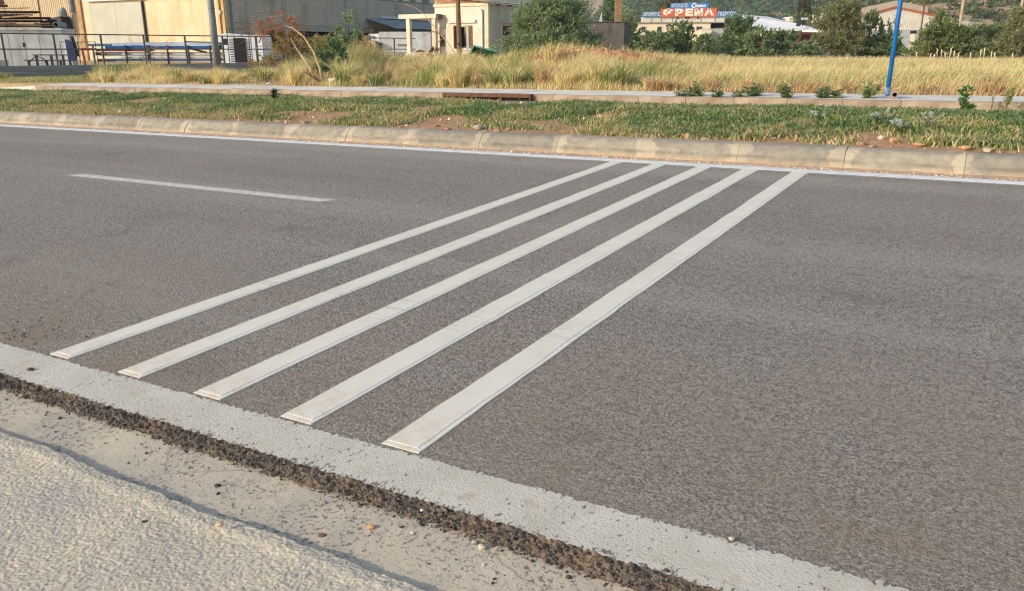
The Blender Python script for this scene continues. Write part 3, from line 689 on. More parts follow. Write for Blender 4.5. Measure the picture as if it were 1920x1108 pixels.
tree('leafy_tree', 'dark tree behind the left blue sign of the workshop', 'tree', 1206, 22, 44, 175, 2600, .45, DARKG, z0=1, seed=20, clumps=40)
tree('cypress_tree', 'tall brownish tree behind the long white roof', 'tree', 1499, -12, 24, 170, 3200, .4, [(96, 88, 60), (112, 100, 68), (84, 80, 54)], z0=1, seed=21, clumps=50, up=1.5)
tree('leafy_tree', 'small bright green tree beside the tall brownish tree', 'tree', 1521, 10, 30, 170, 2000, .4, YELG, z0=2, seed=22, clumps=36)
tree('leafy_tree', 'low pale green tree behind the solar water heater', 'tree', 1500, 28, 40, 160, 1800, .4, YELG, z0=1, seed=23, clumps=36)
tree('shrub', 'upright leafy green shrub in front of the grey block wall', 'shrub', 655, 34, 74, 43, 5200, .13, OLIVE, z0=.2, seed=24, clumps=60, narrow=.45, up=.8, spread=.24)
tree('shrub', 'broad-leaved dark green shrub behind the litter by the pavement', 'shrub', 624, 84, 58, 27, 2200, .13, [(84, 116, 84), (104, 134, 94), (124, 146, 98), (72, 100, 72)], z0=.0, seed=25, clumps=26, narrow=.5)
tree('shrub', 'mixed green and rusty shrub left of the bare leaning branch', 'shrub', 556, 62, 124, 38, 9000, .10, [(126, 136, 82), (176, 142, 94), (150, 148, 92), (188, 146, 100), (108, 122, 74)], z0=.0, seed=26, clumps=50, narrow=.45)
tree('shrub', 'tall loose yellow-green weed bush right behind the bare leaning branches', 'shrub', 598, 70, 84, 30, 3600, .09, [(146, 150, 92), (164, 158, 104), (128, 140, 82), (176, 150, 106)], z0=.0, seed=33, clumps=40, narrow=.4, shoot=.5)
tree('dry_shrub', 'brown dried weed bush between the leafy shrubs and the white truck', 'shrub', 684, 74, 62, 31, 3000, .09, [(190, 154, 110), (206, 174, 126), (168, 130, 96), (150, 116, 88)], z0=.0, seed=34, clumps=40, narrow=.2, shoot=.6, up=.9)
t = tree('dry_shrub', 'dry russet shrub with drooping dead foliage in front of the grey block wall', 'shrub', 530, 22, 96, 39.5, 3000, .13, [(176, 128, 96), (158, 112, 84), (190, 146, 112), (136, 102, 78)], z0=1.25, seed=27, clumps=40, narrow=.2, up=.15, shoot=.75, droop=-.75)
BRANCH = simple('dead_branch', S(190, 160, 124), S(140, 112, 86), scale=9, rough=.9)
def branches(label, pts_list, rad, nm='dead_branch', cat='branch', mat=BRANCH, extra=0):
    X0 = pts_list[0][0]; base = at(*X0); t = thing(nm, label, cat, tuple(base))
    for q in pts_list:
        w_ = [Vector(at(*p) - base) for p in q]; bb = B().tube(w_, [rad * (1 - .75 * i / (len(w_) - 1)) for i in range(len(w_))], 6)
        bb.build('stem', mat, t)
    return t
branches('long bare branch bending left over the litter beside the pavement', [[(606, 158, 25), (600, 130, 25.3), (588, 98, 25.8), (570, 70, 26.2), (550, 54, 26.5), (534, 48, 26.8)], [(596, 156, 25), (575, 118, 25.4), (556, 92, 25.8), (545, 72, 26)],
          [(606, 158, 25), (590, 146, 24.8), (572, 136, 24.6), (556, 134, 24.5)]], .045)
branches('thin bare pale branch leaning over the porch of the cream house', [[(858, 108, 35), (838, 78, 36), (815, 52, 37), (795, 28, 38), (780, 16, 38.5), (757, 8, 39)], [(826, 64, 36.5), (812, 60, 36.4), (797, 66, 36.2), (792, 70, 36)], [(815, 106, 36), (817, 84, 36), (818, 62, 36.5)], [(816, 84, 36), (826, 76, 36), (832, 74, 36)]], .028)
def twiggy(label, px, py, Y, hpx, wpx, seed):
    rr = random.Random(seed); base = at(px, py, Y); t = thing('dry_sapling', label, 'shrub', tuple(base)); b = B(); k = Y / 1579
    def grow(p, d, l, rad, lv):
        q = p + d * l; m_ = p + d * l * .5 + Vector((rr.gauss(0, .06), 0, .02)) * l; b.tube([p, m_, q], [rad, rad * .8, rad * .55], 4)
        if lv < 4:
            for _ in range(2 + (lv < 2)): grow(q if rr.random() < .6 else m_, (d + Vector((rr.gauss(0, .5), rr.gauss(0, .4), rr.gauss(.12, .3)))).normalized(), l * rr.uniform(.55, .8), rad * .55, lv + 1)
    grow(Vector((0, 0, 0)), Vector((.15, 0, 1)).normalized(), hpx * k * .36, .02, 0); b.build('stem', BRANCH, t); return t
twiggy('leafless thin sapling left of the grey lamp post, in front of the cream wall', 303, 140, 33, 92, 60, 5)
twiggy('leafless twiggy bush beside the sliding door railings', 266, 132, 35, 80, 50, 6)

# ================================================================== BUILDINGS
STEEL = simple('dark_steel', S(70, 74, 74), S(52, 54, 54), scale=5, rough=.6, metal=.0)
GALV = simple('galvanised_steel', S(132, 138, 138), S(112, 118, 120), scale=3, rough=.55, streak=(S(92, 84, 72), 3))
RUST = simple('rusty_steel', S(128, 76, 50), S(96, 60, 44), scale=8, rough=.9, bump=.3, bscale=40)
BLACK = simple('black_metal', S(32, 32, 34), S(44, 44, 46), rough=.6)
WHITEM = simple('white_painted_metal', S(204, 206, 206), S(184, 186, 186), scale=2, rough=.5, streak=(S(140, 132, 118), 2))
BLUEM = simple('blue_painted_metal', S(40, 90, 150), S(34, 76, 128), scale=3, rough=.45)
DARKIN = simple('interior_shade', S(40, 36, 34), S(30, 28, 26), rough=.9)  # near-black colour stands in for the shade inside openings
GLASS = NT('dark_glass'); GLASS.col(S(28, 34, 40)); GLASS.rough(.08); GLASS.b.inputs['Specular IOR Level'].default_value = .6; GLASS = GLASS.m
WOODP = simple('weathered_wood', S(134, 104, 82), S(96, 72, 56), scale=3, rough=.9, stretch=(1, 1, .2), bump=.3, bscale=20)
PLANK = simple('brown_scrap_plank', S(128, 98, 78), S(84, 62, 52), scale=3, rough=.9, rnd=.35, stretch=(.3, 4, 4))

def Rz(P, yaw): return Matrix.Translation(P) @ Matrix.Rotation(yaw, 4, 'Z')
# --- warehouse: cream front with sliding door, grey block flank.  local x runs along the front (0 at the corner, negative leftwards), y back along the flank
CN = np.array([-20.2, 60.0]); ZG = .8
wh = thing('warehouse', 'long warehouse with cream rendered front, sliding door and grey concrete block flank', 'building', M=Rz((CN[0], CN[1], 0), YAW))
CREAM = simple('cream_render', S(218, 200, 166), S(204, 184, 146), scale=.7, rough=.9, bump=.15, bscale=20, streak=(S(184, 152, 110), 1.6))
b = B(); x0, xd0, xd1 = -16.2, -14.5, -8.7
b.box(x0, xd0, 0, .3, ZG - .3, 7.5); b.box(xd0, xd1, 0, .3, 5.02, 7.5); b.box(xd1, -.004, 0, .3, ZG - .3, 7.5); b.build('front_wall', CREAM, wh)
B().box(-.62, .02, -.10, -.003, ZG - .3, 7.5).build('pilaster', simple('cream_pilaster', S(206, 170, 112), S(186, 150, 98), scale=1, rough=.9), wh)
B().box(-16.3, -15.75, -.14, -.003, ZG - .3, 7.5).build('pilaster', simple('ochre_pilaster', S(196, 166, 124), S(160, 124, 90), scale=1.5, rough=.9, streak=(S(120, 76, 50), 2)), wh)
DOORM = simple('grey_beige_door', S(186, 184, 168), S(176, 174, 158), scale=1, rough=.6, streak=(S(160, 150, 126), 1))
for a_, b_ in ((-14.72, -11.62), (-11.6, -8.55)):
    d = B().box(a_, b_, -.14, -.06, ZG - .1, 5.0).build('door_leaf', DOORM, wh)
B().box(-8.54, -8.42, -.17, -.02, ZG - .1, 5.05).build('door_edge', BLACK, wh)
B().box(-14.9, -8.1, -.24, -.02, 5.14, 5.3).build('door_header', WHITEM, wh)
B().box(-8.1, -4.05, -.13, -.05, 5.16, 5.24).build('door_rail', WHITEM, wh)
for k in range(4): B().box(-7.7 + k * 1.1, -7.6 + k * 1.1, -.12, -.003, 5.25, 5.36).build('rail_bracket', STEEL, wh)
B().box(-4.14, -4.0, -.16, -.003, 5.15, 5.42).build('rail_stop', STEEL, wh)
B().tube([(-.8, -.14, 6.0), (-1.15, -.5, 5.75)], .07, 6).build('wall_lamp', WHITEM, wh)
B().tube([(-.32, -.16, ZG), (-.32, -.16, 7.4)], .035, 6).build('cable', STEEL, wh)
B().box(-.4, -.2, -.22, -.11, 4.0, 4.2).build('junction_box', WHITEM, wh)
# flank
GREY = simple('grey_mortar', S(120, 116, 104), S(106, 102, 90), scale=2, rough=.95)
BLOCK = simple('grey_block', S(190, 183, 166), S(166, 159, 142), scale=5, rough=.95, bump=.4, bscale=30, streak=(S(104, 100, 90), .8))
FL = 27.0
bf = B(); bf.box(-.2, -.02, .31, FL, 3.3, 5.72); bf.box(-.2, -.02, .31, 3.3, ZG - .3, 3.3); bf.box(-.2, -.02, 3.3, FL, ZG - .3, 1.75); bf.build('flank_wall', GREY, wh)
B().box(-.22, .02, 3.3, FL, 2.95, 3.42).build('lintel_beam', simple('concrete_beam', S(164, 160, 146), S(148, 144, 130), scale=1.5, rough=.9), wh)
cmat = simple('grey_pilaster', S(166, 162, 148), S(152, 148, 134), scale=2, rough=.9)
for y in (.36, 5.9, 13.2, 20.2, 26.9): B().box(-.1, .03, y - .2, y + .2, ZG - .3, 5.72).build('pilaster', cmat, wh)
bb = B(); rr = random.Random(4)
def courses(y0, y1, z0, z1):
    z = z0; k = 0
    while z < z1 - .05:
        y = y0 - (k % 2) * .2
        while y < y1:
            a_, c_ = max(y, y0) + .006, min(y + .4, y1) - .006
            if c_ - a_ > .06:
                d = rr.uniform(0, .012); bb.box(-.03, -.012 + d, a_, c_, z + .006, min(z + .19, z1) - .006)
            y += .4
        z += .19; k += 1
courses(.58, 5.68, 3.43, 5.7); courses(6.12, 12.98, 3.43, 5.7); courses(13.42, 19.98, 3.43, 5.7); courses(20.42, 26.68, 3.43, 5.7); courses(.58, 3.28, 1.0, 3.4); courses(3.3, 20, .9, 1.74)
o = bb.build('concrete_blocks', BLOCK, wh); o['kind'] = 'stuff'
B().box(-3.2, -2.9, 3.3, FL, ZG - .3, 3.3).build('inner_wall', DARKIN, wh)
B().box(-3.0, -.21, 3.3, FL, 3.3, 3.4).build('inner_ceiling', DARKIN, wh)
for k in range(22): B().box(-.14, -.1, 3.7 + k * .85, 3.74 + k * .85, 1.75, 2.95).build('window_bar', WHITEM if k % 5 == 0 else STEEL, wh)
CLAD = simple('grey_green_cladding', S(134, 138, 118), S(120, 124, 106), scale=2, rough=.7)
B().box(-.16, .0, .31, FL, 5.72, 8.4).build('upper_cladding', CLAD, wh)
pane = simple('frosted_pane', S(206, 204, 192), S(192, 190, 180), scale=3, rough=.4)
for y0 in (10.6, 12.3, 14.2, 16.1, 18.0, 19.35, 21.2, 23.2, 25.4):
    B().box(.003, .03, y0, y0 + .95, 5.8, 7.4).build('window_pane', pane, wh)
B().box(-16.2, -.2, .3, FL, 8.35, 8.5).build('roof', GALV, wh)
B().tube([(.12, .5, ZG), (.12, .5, 8.3)], .06, 8).build('downpipe', GALV, wh)
# lean-to roof on the flank
CAN = simple('old_corrugated_sheet', S(150, 158, 160), S(120, 128, 132), scale=2, rough=.6)
cn = thing('lean_to_roof', 'sloping corrugated lean-to roof on the block flank above the white truck', 'canopy', M=Rz((CN[0], CN[1], 0), YAW))
b = B(); ys = np.linspace(15.6, 30, 49)
for i in range(len(ys) - 1):
    w0, w1 = .05 * (i % 2), .05 * ((i + 1) % 2)
    b.add([(.06, ys[i], 4.15 + w0), (.06, ys[i + 1], 4.15 + w1), (3.4, ys[i + 1], 3.30 + w1), (3.4, ys[i], 3.30 + w0), (.06, ys[i], 4.11 + w0), (.06, ys[i + 1], 4.11 + w1), (3.4, ys[i + 1], 3.26 + w1), (3.4, ys[i], 3.26 + w0)],
          [(0, 1, 2, 3), (7, 6, 5, 4), (0, 3, 7, 4), (1, 5, 6, 2), (3, 2, 6, 7), (0, 4, 5, 1)])
b.build('roof_sheet', CAN, cn)
B().box(.035, .3, 17.5, 28, 4.2, 4.42).build('flashing', WHITEM, cn)
for y in (15.8, 22, 29.5): B().box(3.2, 3.32, y, y + .12, ZG - .2, 3.27).build('post', STEEL, cn)
B().box(3.22, 3.34, 15.6, 30, 3.14, 3.255).build('edge_beam', STEEL, cn)
B().box(.04, 3.2, 29.8, 29.9, ZG - .1, 3.2).build('back_sheet', DARKIN, cn)  # near-black backing paints the shade under the roof

# --- ribbed metal shed at the far left
sh = thing('metal_shed', 'cream ribbed metal clad shed at the left edge beside the cream warehouse', 'building', M=Rz((CN[0], CN[1], 0), YAW))
RIB = simple('cream_cladding', S(206, 188, 154), S(194, 174, 140), scale=1, rough=.6, streak=(S(172, 150, 116), 1.2))
b = B(); x = -44.0
while x < -16.45:
    b.prism([(x, .05), (x + .06, 0), (x + .14, 0), (x + .2, .05), (x + .25, .05), (x + .25, .15), (x, .15)], 0, 1); x += .25
b.v = [(p[0], p[2] - .05, ZG - .3 + p[1] * 7.4) for p in b.v]; b.build('ribbed_wall', RIB, sh)
for xx, mt in ((-21.3, 'd'), (-26.2, 'l'), (-32, 'l')): B().box(xx, xx + (.13 if mt == 'd' else .07), -.11, -.055, ZG - .3, 7.8).build('joint_post', simple('joint_brown', S(112, 88, 56), rough=.8) if mt == 'd' else WHITEM, sh)
B().box(-44, -16.4, .12, 12, 7.8, 7.95).build('roof', GALV, sh)
B().tube([(-16.75, -.2, 4.4), (-16.75, -.2, 7.7)], .16, 8).build('vent_pipe', GALV, sh)
eq = thing('wall_hoist', 'black bracketed machine with a pale dome on the shed wall by the ochre pilaster', 'machine', M=Rz((CN[0], CN[1], 0), YAW))
b = B().hexa([(-19.0, -1.0, 3.2), (-17.0, -1.0, 2.95), (-17.0, -.2, 2.95), (-19.0, -.2, 3.2), (-19.2, -1.0, 3.9), (-17.2, -1.0, 4.1), (-17.2, -.2, 4.1), (-19.2, -.2, 3.9)]); b.build('housing', BLACK, eq)
B().tube([(-17.3, -.7, 4.1), (-17.25, -.7, 4.4), (-17.15, -.7, 4.62), (-17.1, -.7, 4.75)], [.34, .32, .2, .06], 10).build('dome', GALV, eq)
b = B()
for k in range(5): b.box(-18.6 + k * .55, -18.53 + k * .55, -.9, -.83, 1.95, 3.0)
b.box(-18.6, -16.3, -.92, -.82, 1.9, 1.98); b.box(-18.6, -16.3, -.92, -.82, 2.45, 2.5); b.build('bracket', RUST, eq)

# --- cream house: local x along the front (0 at the right corner), y back
hs = thing('house', 'small cream rendered house with brown shutters behind the wooden pole', 'house', M=Rz((HK[0], HK[1], 0), YAW))
HC = simple('house_render', S(218, 211, 194), S(206, 197, 176), scale=.9, rough=.9, bump=.15, bscale=25, streak=(S(178, 158, 124), 1.5))
HG = simple('house_shaded_render', S(196, 188, 170), S(176, 168, 150), scale=.9, rough=.9, bump=.15, bscale=25, streak=(S(150, 140, 120), 1.3))  # front render darkened: shade of the side wall put into the colour
zt = 3.96; wx0, wx1, wz0, wz1 = -1.98, -.98, 1.62, 2.84
b = B(); b.box(-3.45, wx0, 0, .25, .5, zt); b.box(wx1, -.003, 0, .25, .5, zt); b.box(wx0, wx1, 0, .25, .5, wz0); b.box(wx0, wx1, 0, .25, wz1, zt); b.build('front_wall', HC, hs)
b = B(); sy0, sy1, sz0, sz1 = 1.62, 2.72, 1.52, 2.86
b.box(-.25, 0, .26, sy0, .5, zt); b.box(-.25, 0, sy1, 9, .5, zt); b.box(-.25, 0, sy0, sy1, .5, sz0); b.box(-.25, 0, sy0, sy1, sz1, zt); b.build('side_wall', HG, hs)
B().box(-3.45, -3.2, .26, 9, .5, zt + .3).build('left_wall', HC, hs)
B().box(-3.5, .05, -.06, -.003, 3.84, 3.99).build('cornice', simple('cornice_paint', S(226, 212, 184), rough=.8), hs)
B().box(-.14, .04, -.035, -.004, .5, 3.83).build('corner_pilaster', simple('corner_paint', S(224, 208, 176), rough=.85), hs)
BR = simple('red_brick', S(190, 146, 118), S(172, 124, 96), scale=8, rough=.95, rnd=.25, bump=.3, bscale=40)
B().hexa([(-3.45, .03, 3.97), (0, .03, 3.97), (0, .2, 3.97), (-3.45, .2, 3.97), (-3.45, .03, 4.42), (0, .03, 4.03), (0, .2, 4.03), (-3.45, .2, 4.42)]).build('gable_infill', simple('brick_mortar', S(196, 176, 148), rough=.95), hs)
bk = B().box(0, .235, 0, .03, 0, .075).build('brick', BR, hs); first = True
for k in range(5):
    for i in range(14):
        x = -3.44 + i * .25 - (k % 2) * .12; top = 4.03 + (-x / 3.45) * .39
        if 3.985 + k * .09 + .075 > top or x < -3.45 or x > -.25: continue
        o = bk if first else copy_of(bk, hs); first = False; o.location = (x, .005 + random.uniform(-.006, .006), 3.985 + k * .09)
ROOF = simple('fibre_cement_roof', S(160, 148, 130), S(126, 116, 100), scale=3, rough=.9)
b = B(); ys = np.linspace(-.25, 9.2, 100)
for i in range(99):
    h0, h1 = .045 * (i % 2), .045 * ((i + 1) % 2)
    b.hexa([(-3.7, ys[i], 4.44 + h0), (.28, ys[i], 3.99 + h0), (.28, ys[i + 1], 3.99 + h1), (-3.7, ys[i + 1], 4.44 + h1), (-3.7, ys[i], 4.46 + h0), (.28, ys[i], 4.01 + h0), (.28, ys[i + 1], 4.01 + h1), (-3.7, ys[i + 1], 4.46 + h1)])
b.build('roof', ROOF, hs)
for y in (.9, 2.2, 3.5): B().box(.02, .24, y, y + .07, 3.88, 3.96).build('rafter_end', WOODP, hs)
SHUT = simple('brown_shutter', S(122, 88, 56), S(98, 70, 46), scale=5, rough=.7)
wn = B(); wn.box(wx0, wx0 + .06, .05, .13, wz0, wz1); wn.box(wx1 - .06, wx1, .05, .13, wz0, wz1); wn.box(wx0, wx1, .05, .13, wz1 - .06, wz1); wn.box(wx0, wx1, .05, .13, wz0, wz0 + .06); wn.box(-1.42, -1.28, .05, .12, wz0, wz1)
wf = wn.build('window', WHITEM, hs)
B().box(wx0 + .05, -1.4, .14, .16, wz0 + .05, wz1 - .05).build('pane', GLASS, wf); B().box(-1.3, wx1 - .05, .14, .16, wz0 + .05, wz1 - .05).build('pane', GLASS, wf)
b = B(); b.box(-1.2, -1.0, -.02, .04, wz0 + .03, wz1 - .02); b.build('shutter', SHUT, hs); B().hexa([(-1.98, -.4, wz0), (-1.93, -.4, wz0), (-1.93, -.003, wz0), (-1.98, -.003, wz0), (-1.98, -.4, wz1), (-1.93, -.4, wz1), (-1.93, -.003, wz1), (-1.98, -.003, wz1)]).build('shutter', SHUT, hs)
B().box(-2.5, -.75, -.10, -.003, 2.98, 3.14).build('window_hood', HC, hs); B().box(-2.1, -.9, -.07, -.003, 1.54, 1.62).build('window_sill', HC, hs)
REDB = simple('dark_red_shutter', S(104, 58, 44), S(84, 48, 38), scale=5, rough=.7)
for a_, c_ in ((1.64, 2.0), (2.04, 2.34), (2.38, 2.7)): B().box(-.10, -.05 if a_ != 2.04 else -.08, a_, c_, sz0, sz1).build('shutter', REDB if a_ != 2.04 else GLASS, hs)
B().box(.003, .10, 1.45, 2.95, 3.0, 3.14).build('window_hood', HG, hs)
B().tube([(-.3, -.05, .6), (-.3, -.05, 3.6), (-.34, -.12, 3.66)], .035, 6).build('downpipe', GALV, hs)
B().tube([(-3.12, -.03, .8), (-3.12, -.03, 2.75), (-2.75, -.03, 2.75), (-2.75, -.03, 3.4), (-3.1, -.03, 3.4)], .016, 5).build('conduit', STEEL, hs)
B().box(-3.1, -2.82, -.08, -.003, 1.75, 2.35).build('meter_box', simple('meter_box', S(120, 106, 84), rough=.7), hs)
B().box(-2.98, -2.86, -.086, -.081, 1.9, 2.2).build('meter_window', BLACK, hs)
# porch beside the house
pc = thing('porch', 'cream concrete porch with flat slab roof on two columns left of the house', 'porch', M=Rz((HK[0], HK[1], 0), YAW))
B().box(-5.55, -3.0, -.55, 1.9, 3.24, 3.47).build('slab', HC, pc)
B().box(-3.0, -2.92, -.5, -.05, 3.22, 3.45).build('slab_end_shade', simple('slab_shade_grey', S(120, 112, 98), rough=.9), pc)  # grey piece paints the shade at the slab's right end
B().box(-5.08, -4.84, -.5, -.26, 1.42, 3.24).build('column', HC, pc); B().box(-3.34, -3.1, -.5, -.26, 1.42, 3.24).build('column', HC, pc)
B().box(-5.12, -3.05, -.54, -.22, .4, 1.42).build('parapet', HC, pc)
B().box(-4.45, -3.5, -.575, -.543, .5, 1.40).build('stained_panel', simple('pinkish_panel', S(170, 130, 108), S(190, 160, 136), scale=3, rough=.9), pc)
tree('dry_shrub', 'dry brown weed clump in front of the porch parapet', 'shrub', 814, 88, 26, 44.6, 700, .12, [(150, 110, 78), (176, 134, 92), (128, 96, 66)], z0=.1, seed=31, clumps=16, narrow=.3)

# --- yard fence: low board wall with two rails
fdir = FD / np.linalg.norm(FD); fyaw = math.atan2(fdir[1], fdir[0])
fn = thing('yard_fence', 'grey low board wall with two-rail metal fence along the yard', 'fence', M=Rz((FA[0], FA[1], 0), fyaw))
Lf = float(np.linalg.norm(FD)); BOARD = simple('grey_board', S(148, 148, 142), S(128, 128, 124), scale=2, rough=.8, rnd=.12, stretch=(.3, 3, 3))
k0 = None
for c_ in range(3):
    z0 = .02 + c_ * .295
    for i in range(-3, 7):
        if k0 is None: k0 = B().box(.004, 3.62, -.04, .04, 0, .285).build('board', BOARD, fn); o = k0
        else: o = copy_of(k0, fn)
        o.location = (i * 3.63, [0, .012, -.006][c_], z0)
FENCEM = simple('fence_steel', S(92, 96, 88), S(74, 78, 72), scale=4, rough=.6)
for z in (1.60, 2.26): B().tube([(-10, 0, z), (Lf - .2, 0, z)], .028, 6).build('rail', FENCEM, fn)
def fence_s(px):
    k = (px - 960) / 1579; return (k * FA[1] - FA[0]) / (fdir[0] - k * fdir[1])
p0 = None
for px in (-90, 8, 105, 193, 273, 350, 420, 482, 545, 605, 675, 741):
    if p0 is None: p0 = B().box(-.035, .035, -.035, .035, 0, 1.5).build('post', FENCEM, fn); o = p0
    else: o = copy_of(p0, fn)
    o.location = (fence_s(px), .08, .78)
# --- things in the yard
def yard(px, Y, z=None): X = (px - 960) / 1579 * Y; return (X, Y, float(G(np.array(X), np.array(Y))) if z is None else z)
px_w = lambda w_, Y: w_ / 1579 * Y
Yc = 43.5; P0 = yard(-10, Yc); ct = thing('site_container', 'white panelled site container under the scrap timber at the left edge', 'container', P0, rz=fyaw * .28)
Wc = px_w(118, Yc); top = CAM_H + 38 / 1579 * Yc - P0[2]
PAN = simple('whitish_panel', S(210, 210, 206), S(192, 192, 188), scale=1.2, rough=.6, streak=(S(136, 134, 126), 1.4))
B().box(-4, Wc, .02, 2.4, -.2, top - .1).build('body', PAN, ct)
for i in range(-5, 5): B().box(i * .72 + .02, i * .72 + .70, -.012, .017, .0, top - .32).build('panel', PAN, ct)
B().box(-4, Wc + .06, -.06, 2.42, top - .1, top).build('top_beam', WHITEM, ct)
B().box(1.35, 1.45, -.03, -.014, top - .95, top - .72).build('lock', BLACK, ct)
B().box(-1, .5, -.03, -.014, .1, .55).build('grey_patch', simple('grey_patch', S(140, 140, 136), rough=.8), ct)
zc = P0[2] + top
PALEW = simple('pale_scrap_wood', S(206, 170, 132), S(180, 140, 104), scale=3, rough=.85)
tb = thing('scrap_timber_bundle', 'bundle of brown scrap planks tied with wire on the white container', 'timber', (P0[0], P0[1], zc + .006), rz=fyaw * .28)
rr = random.Random(11)
rows = [(.04, 3.0), (.17, 2.75), (.31, 2.35), (.45, 2.75), (.59, 1.9), (.74, 2.3)]
for i, (z, xe) in enumerate(rows):
    for j in range(3):
        pl = B().hexa([(-3, .15 + j * .55, z), (xe - j * .25, .1 + j * .55 + rr.uniform(-.1, .1), z + rr.uniform(-.02, .09)), (xe - j * .25, .5 + j * .5, z + .02), (-3, .6 + j * .55, z), (-3, .15 + j * .55, z + .09), (xe - j * .25, .1 + j * .55, z + .10), (xe - j * .25, .5 + j * .5, z + .10), (-3, .6 + j * .55, z + .09)])
        pl.build('plank', [PLANK, WOODP, RUST, PLANK][rr.randrange(4)], tb)
for a_, c_, h_, m_ in (((-.9, .1, .95), (.75, .2, 1.30), .3, PLANK), ((-1.2, .4, .95), (.85, .3, 1.08), .12, RUST), ((-1, .2, 1.1), (.55, .5, 1.38), .1, WOODP), ((.3, .05, .92), (1.9, .1, .98), .06, PALEW), ((-.4, .0, 1.0), (.45, .05, 1.22), .06, PALEW), ((.6, .0, .5), (2.0, -.02, .62), .07, PALEW)): B().bar(a_, c_, .05, h_).build('plank', m_, tb)
for x in (.75, 1.0, 1.25): B().tube([(x, .04, .0), (x - .08, .03, .4), (x + .05, .12, .78), (x, 1.5, .8)], .016, 4).build('tie_wire', STEEL, tb)
B().box(1.2, 2.05, .02, .1, .18, .26).build('pale_plank', simple('pale_wood', S(206, 180, 146), rough=.8), tb)
pp = thing('steel_pipe', 'short grey steel pipe end lying on the right end of the container', 'pipe', tuple(Matrix.Rotation(fyaw * .28, 4, 'Z') @ Vector((3.02, .2, 0)) + Vector((P0[0], P0[1], zc + .165))), rz=fyaw * .28)
b = B(); n = 14; vv = []
for y in (-.1, 1.4):
    for r_ in (.16, .115): vv += [(r_ * math.cos(6.2832 * k / n), y, r_ * math.sin(6.2832 * k / n)) for k in range(n)]
ff = []
for k in range(n):
    q = (k + 1) % n; ff += [(k, q, 2 * n + q, 2 * n + k), (n + k, 3 * n + k, 3 * n + q, n + q), (k, n + k, n + q, q), (2 * n + k, 2 * n + q, 3 * n + q, 3 * n + k)]
b.add(vv, ff).build('pipe_wall', GALV, pp); B().tube([(0, .6, 0), (0, .62, 0)], .114, 10).build('pipe_shade', BLACK, pp)  # black disc stands in for the shade inside the pipe
for xx, hh, lab in ((2.35, .42, 'black leaning metal plate behind the right end of the plank bundle'), (2.75, .48, 'dark tilted metal plate just above the grey pipe end')):
    pl = thing('metal_plate', lab, 'scrap metal', tuple(Matrix.Rotation(fyaw * .28, 4, 'Z') @ Vector((xx, .9, 0)) + Vector((P0[0], P0[1], zc + .0))), rz=fyaw * .28, group='metal plates on the container')
    B().hexa([(-.22, 0, .0), (.2, 0, .0), (.2, .05, .0), (-.22, .05, .0), (-.3, -.02, hh), (.14, -.02, hh * .92), (.14, .03, hh * .92), (-.3, .03, hh)]).build('plate', BLACK, pl)
# black steel trestles
Yt = 41.2
tr = thing('steel_trestle', 'low black steel trestle frame standing before the white container', 'trestle', yard(42, Yt)); s_ = px_w(1, Yt); zb = yard(42, Yt)[2]; h1 = CAM_H - 9.5 * s_ - zb; h2 = CAM_H - 19 * s_ - zb
b = B(); b.box(18 * s_, 100 * s_, -.05, .05, h1 - .05, h1); b.box(0, 95 * s_, -.05, .05, h2 - .05, h2); b.build('rail', BLACK, tr)
for x in (6, 22, 40, 50, 66, 72, 84): B().box(x * s_, x * s_ + .09, -.04, .04, -.1, h2 - .05 if x not in (22, 50, 72) else h1 - .05).build('leg', BLACK, tr)
B().tube([(4 * s_, -.05, 0), (12 * s_, -.05, h2 * .9), (24 * s_, -.05, h1 * .92), (38 * s_, -.05, h2 + .06), (46 * s_, -.05, 0)], .025, 5).build('hoop', BLACK, tr)
dr = thing('vehicle_door', 'dark blue cab door with pale edge standing beside the container', 'door', yard(124, 42.6, .75)); s_ = px_w(1, 42.6)
B().prism([(2 * s_, .3), (17 * s_, .3), (18 * s_, .7), (15.5 * s_, 1.20), (3 * s_, 1.32), (1 * s_, 1.3)], -.05, .05).build('panel', simple('dark_blue', S(36, 52, 92), S(30, 42, 74), rough=.4), dr)
B().prism([(-2.5 * s_, .3), (1.8 * s_, .3), (.9 * s_, 1.34), (-3 * s_, 1.34)], -.052, .048).build('pale_edge', WHITEM, dr)
B().hexa([(16.2 * s_, -.1, .9), (19 * s_, -.1, .5), (22 * s_, .1, .5), (18 * s_, .1, .9), (13 * s_, -.1, 1.46), (14 * s_, -.1, 1.46), (15.5 * s_, .1, 1.46), (14 * s_, .1, 1.46)]).build('black_trim', BLACK, dr)
hr = thing('guard_rail', 'thin dark tubular guard rail frame between the trestles and the sheet rack', 'rail', yard(114, 42)); s_ = px_w(1, 42); zz = CAM_H + 13 * s_ - hr.location[2]; z0 = .0
B().tube([(1 * s_, 0, z0), (0, 0, zz), (66 * s_, 0, zz), (66.5 * s_, 0, z0)], .022, 5).build('frame', STEEL, hr); B().tube([(33 * s_, 0, z0), (33 * s_, 0, zz)], .02, 5).build('upright', STEEL, hr)
REDM = simple('red_painted_steel', S(160, 58, 44), S(126, 52, 42), scale=4, rough=.6)
rt = thing('red_stand', 'red steel stand with one leg next to the sheet rack', 'stand', yard(153, 44)); s_ = px_w(1, 44); zz = CAM_H + .02 - rt.location[2]
B().box(0, 27 * s_, -.04, .04, zz - .08, zz + .04).build('top_bar', REDM, rt); B().hexa([(2.5 * s_, -.05, -.05), (5 * s_, -.05, -.05), (5 * s_, .05, -.05), (2.5 * s_, .05, -.05), (0, -.05, zz - .08), (2 * s_, -.05, zz - .08), (2 * s_, .05, zz - .08), (0, .05, zz - .08)]).build('leg', REDM, rt)
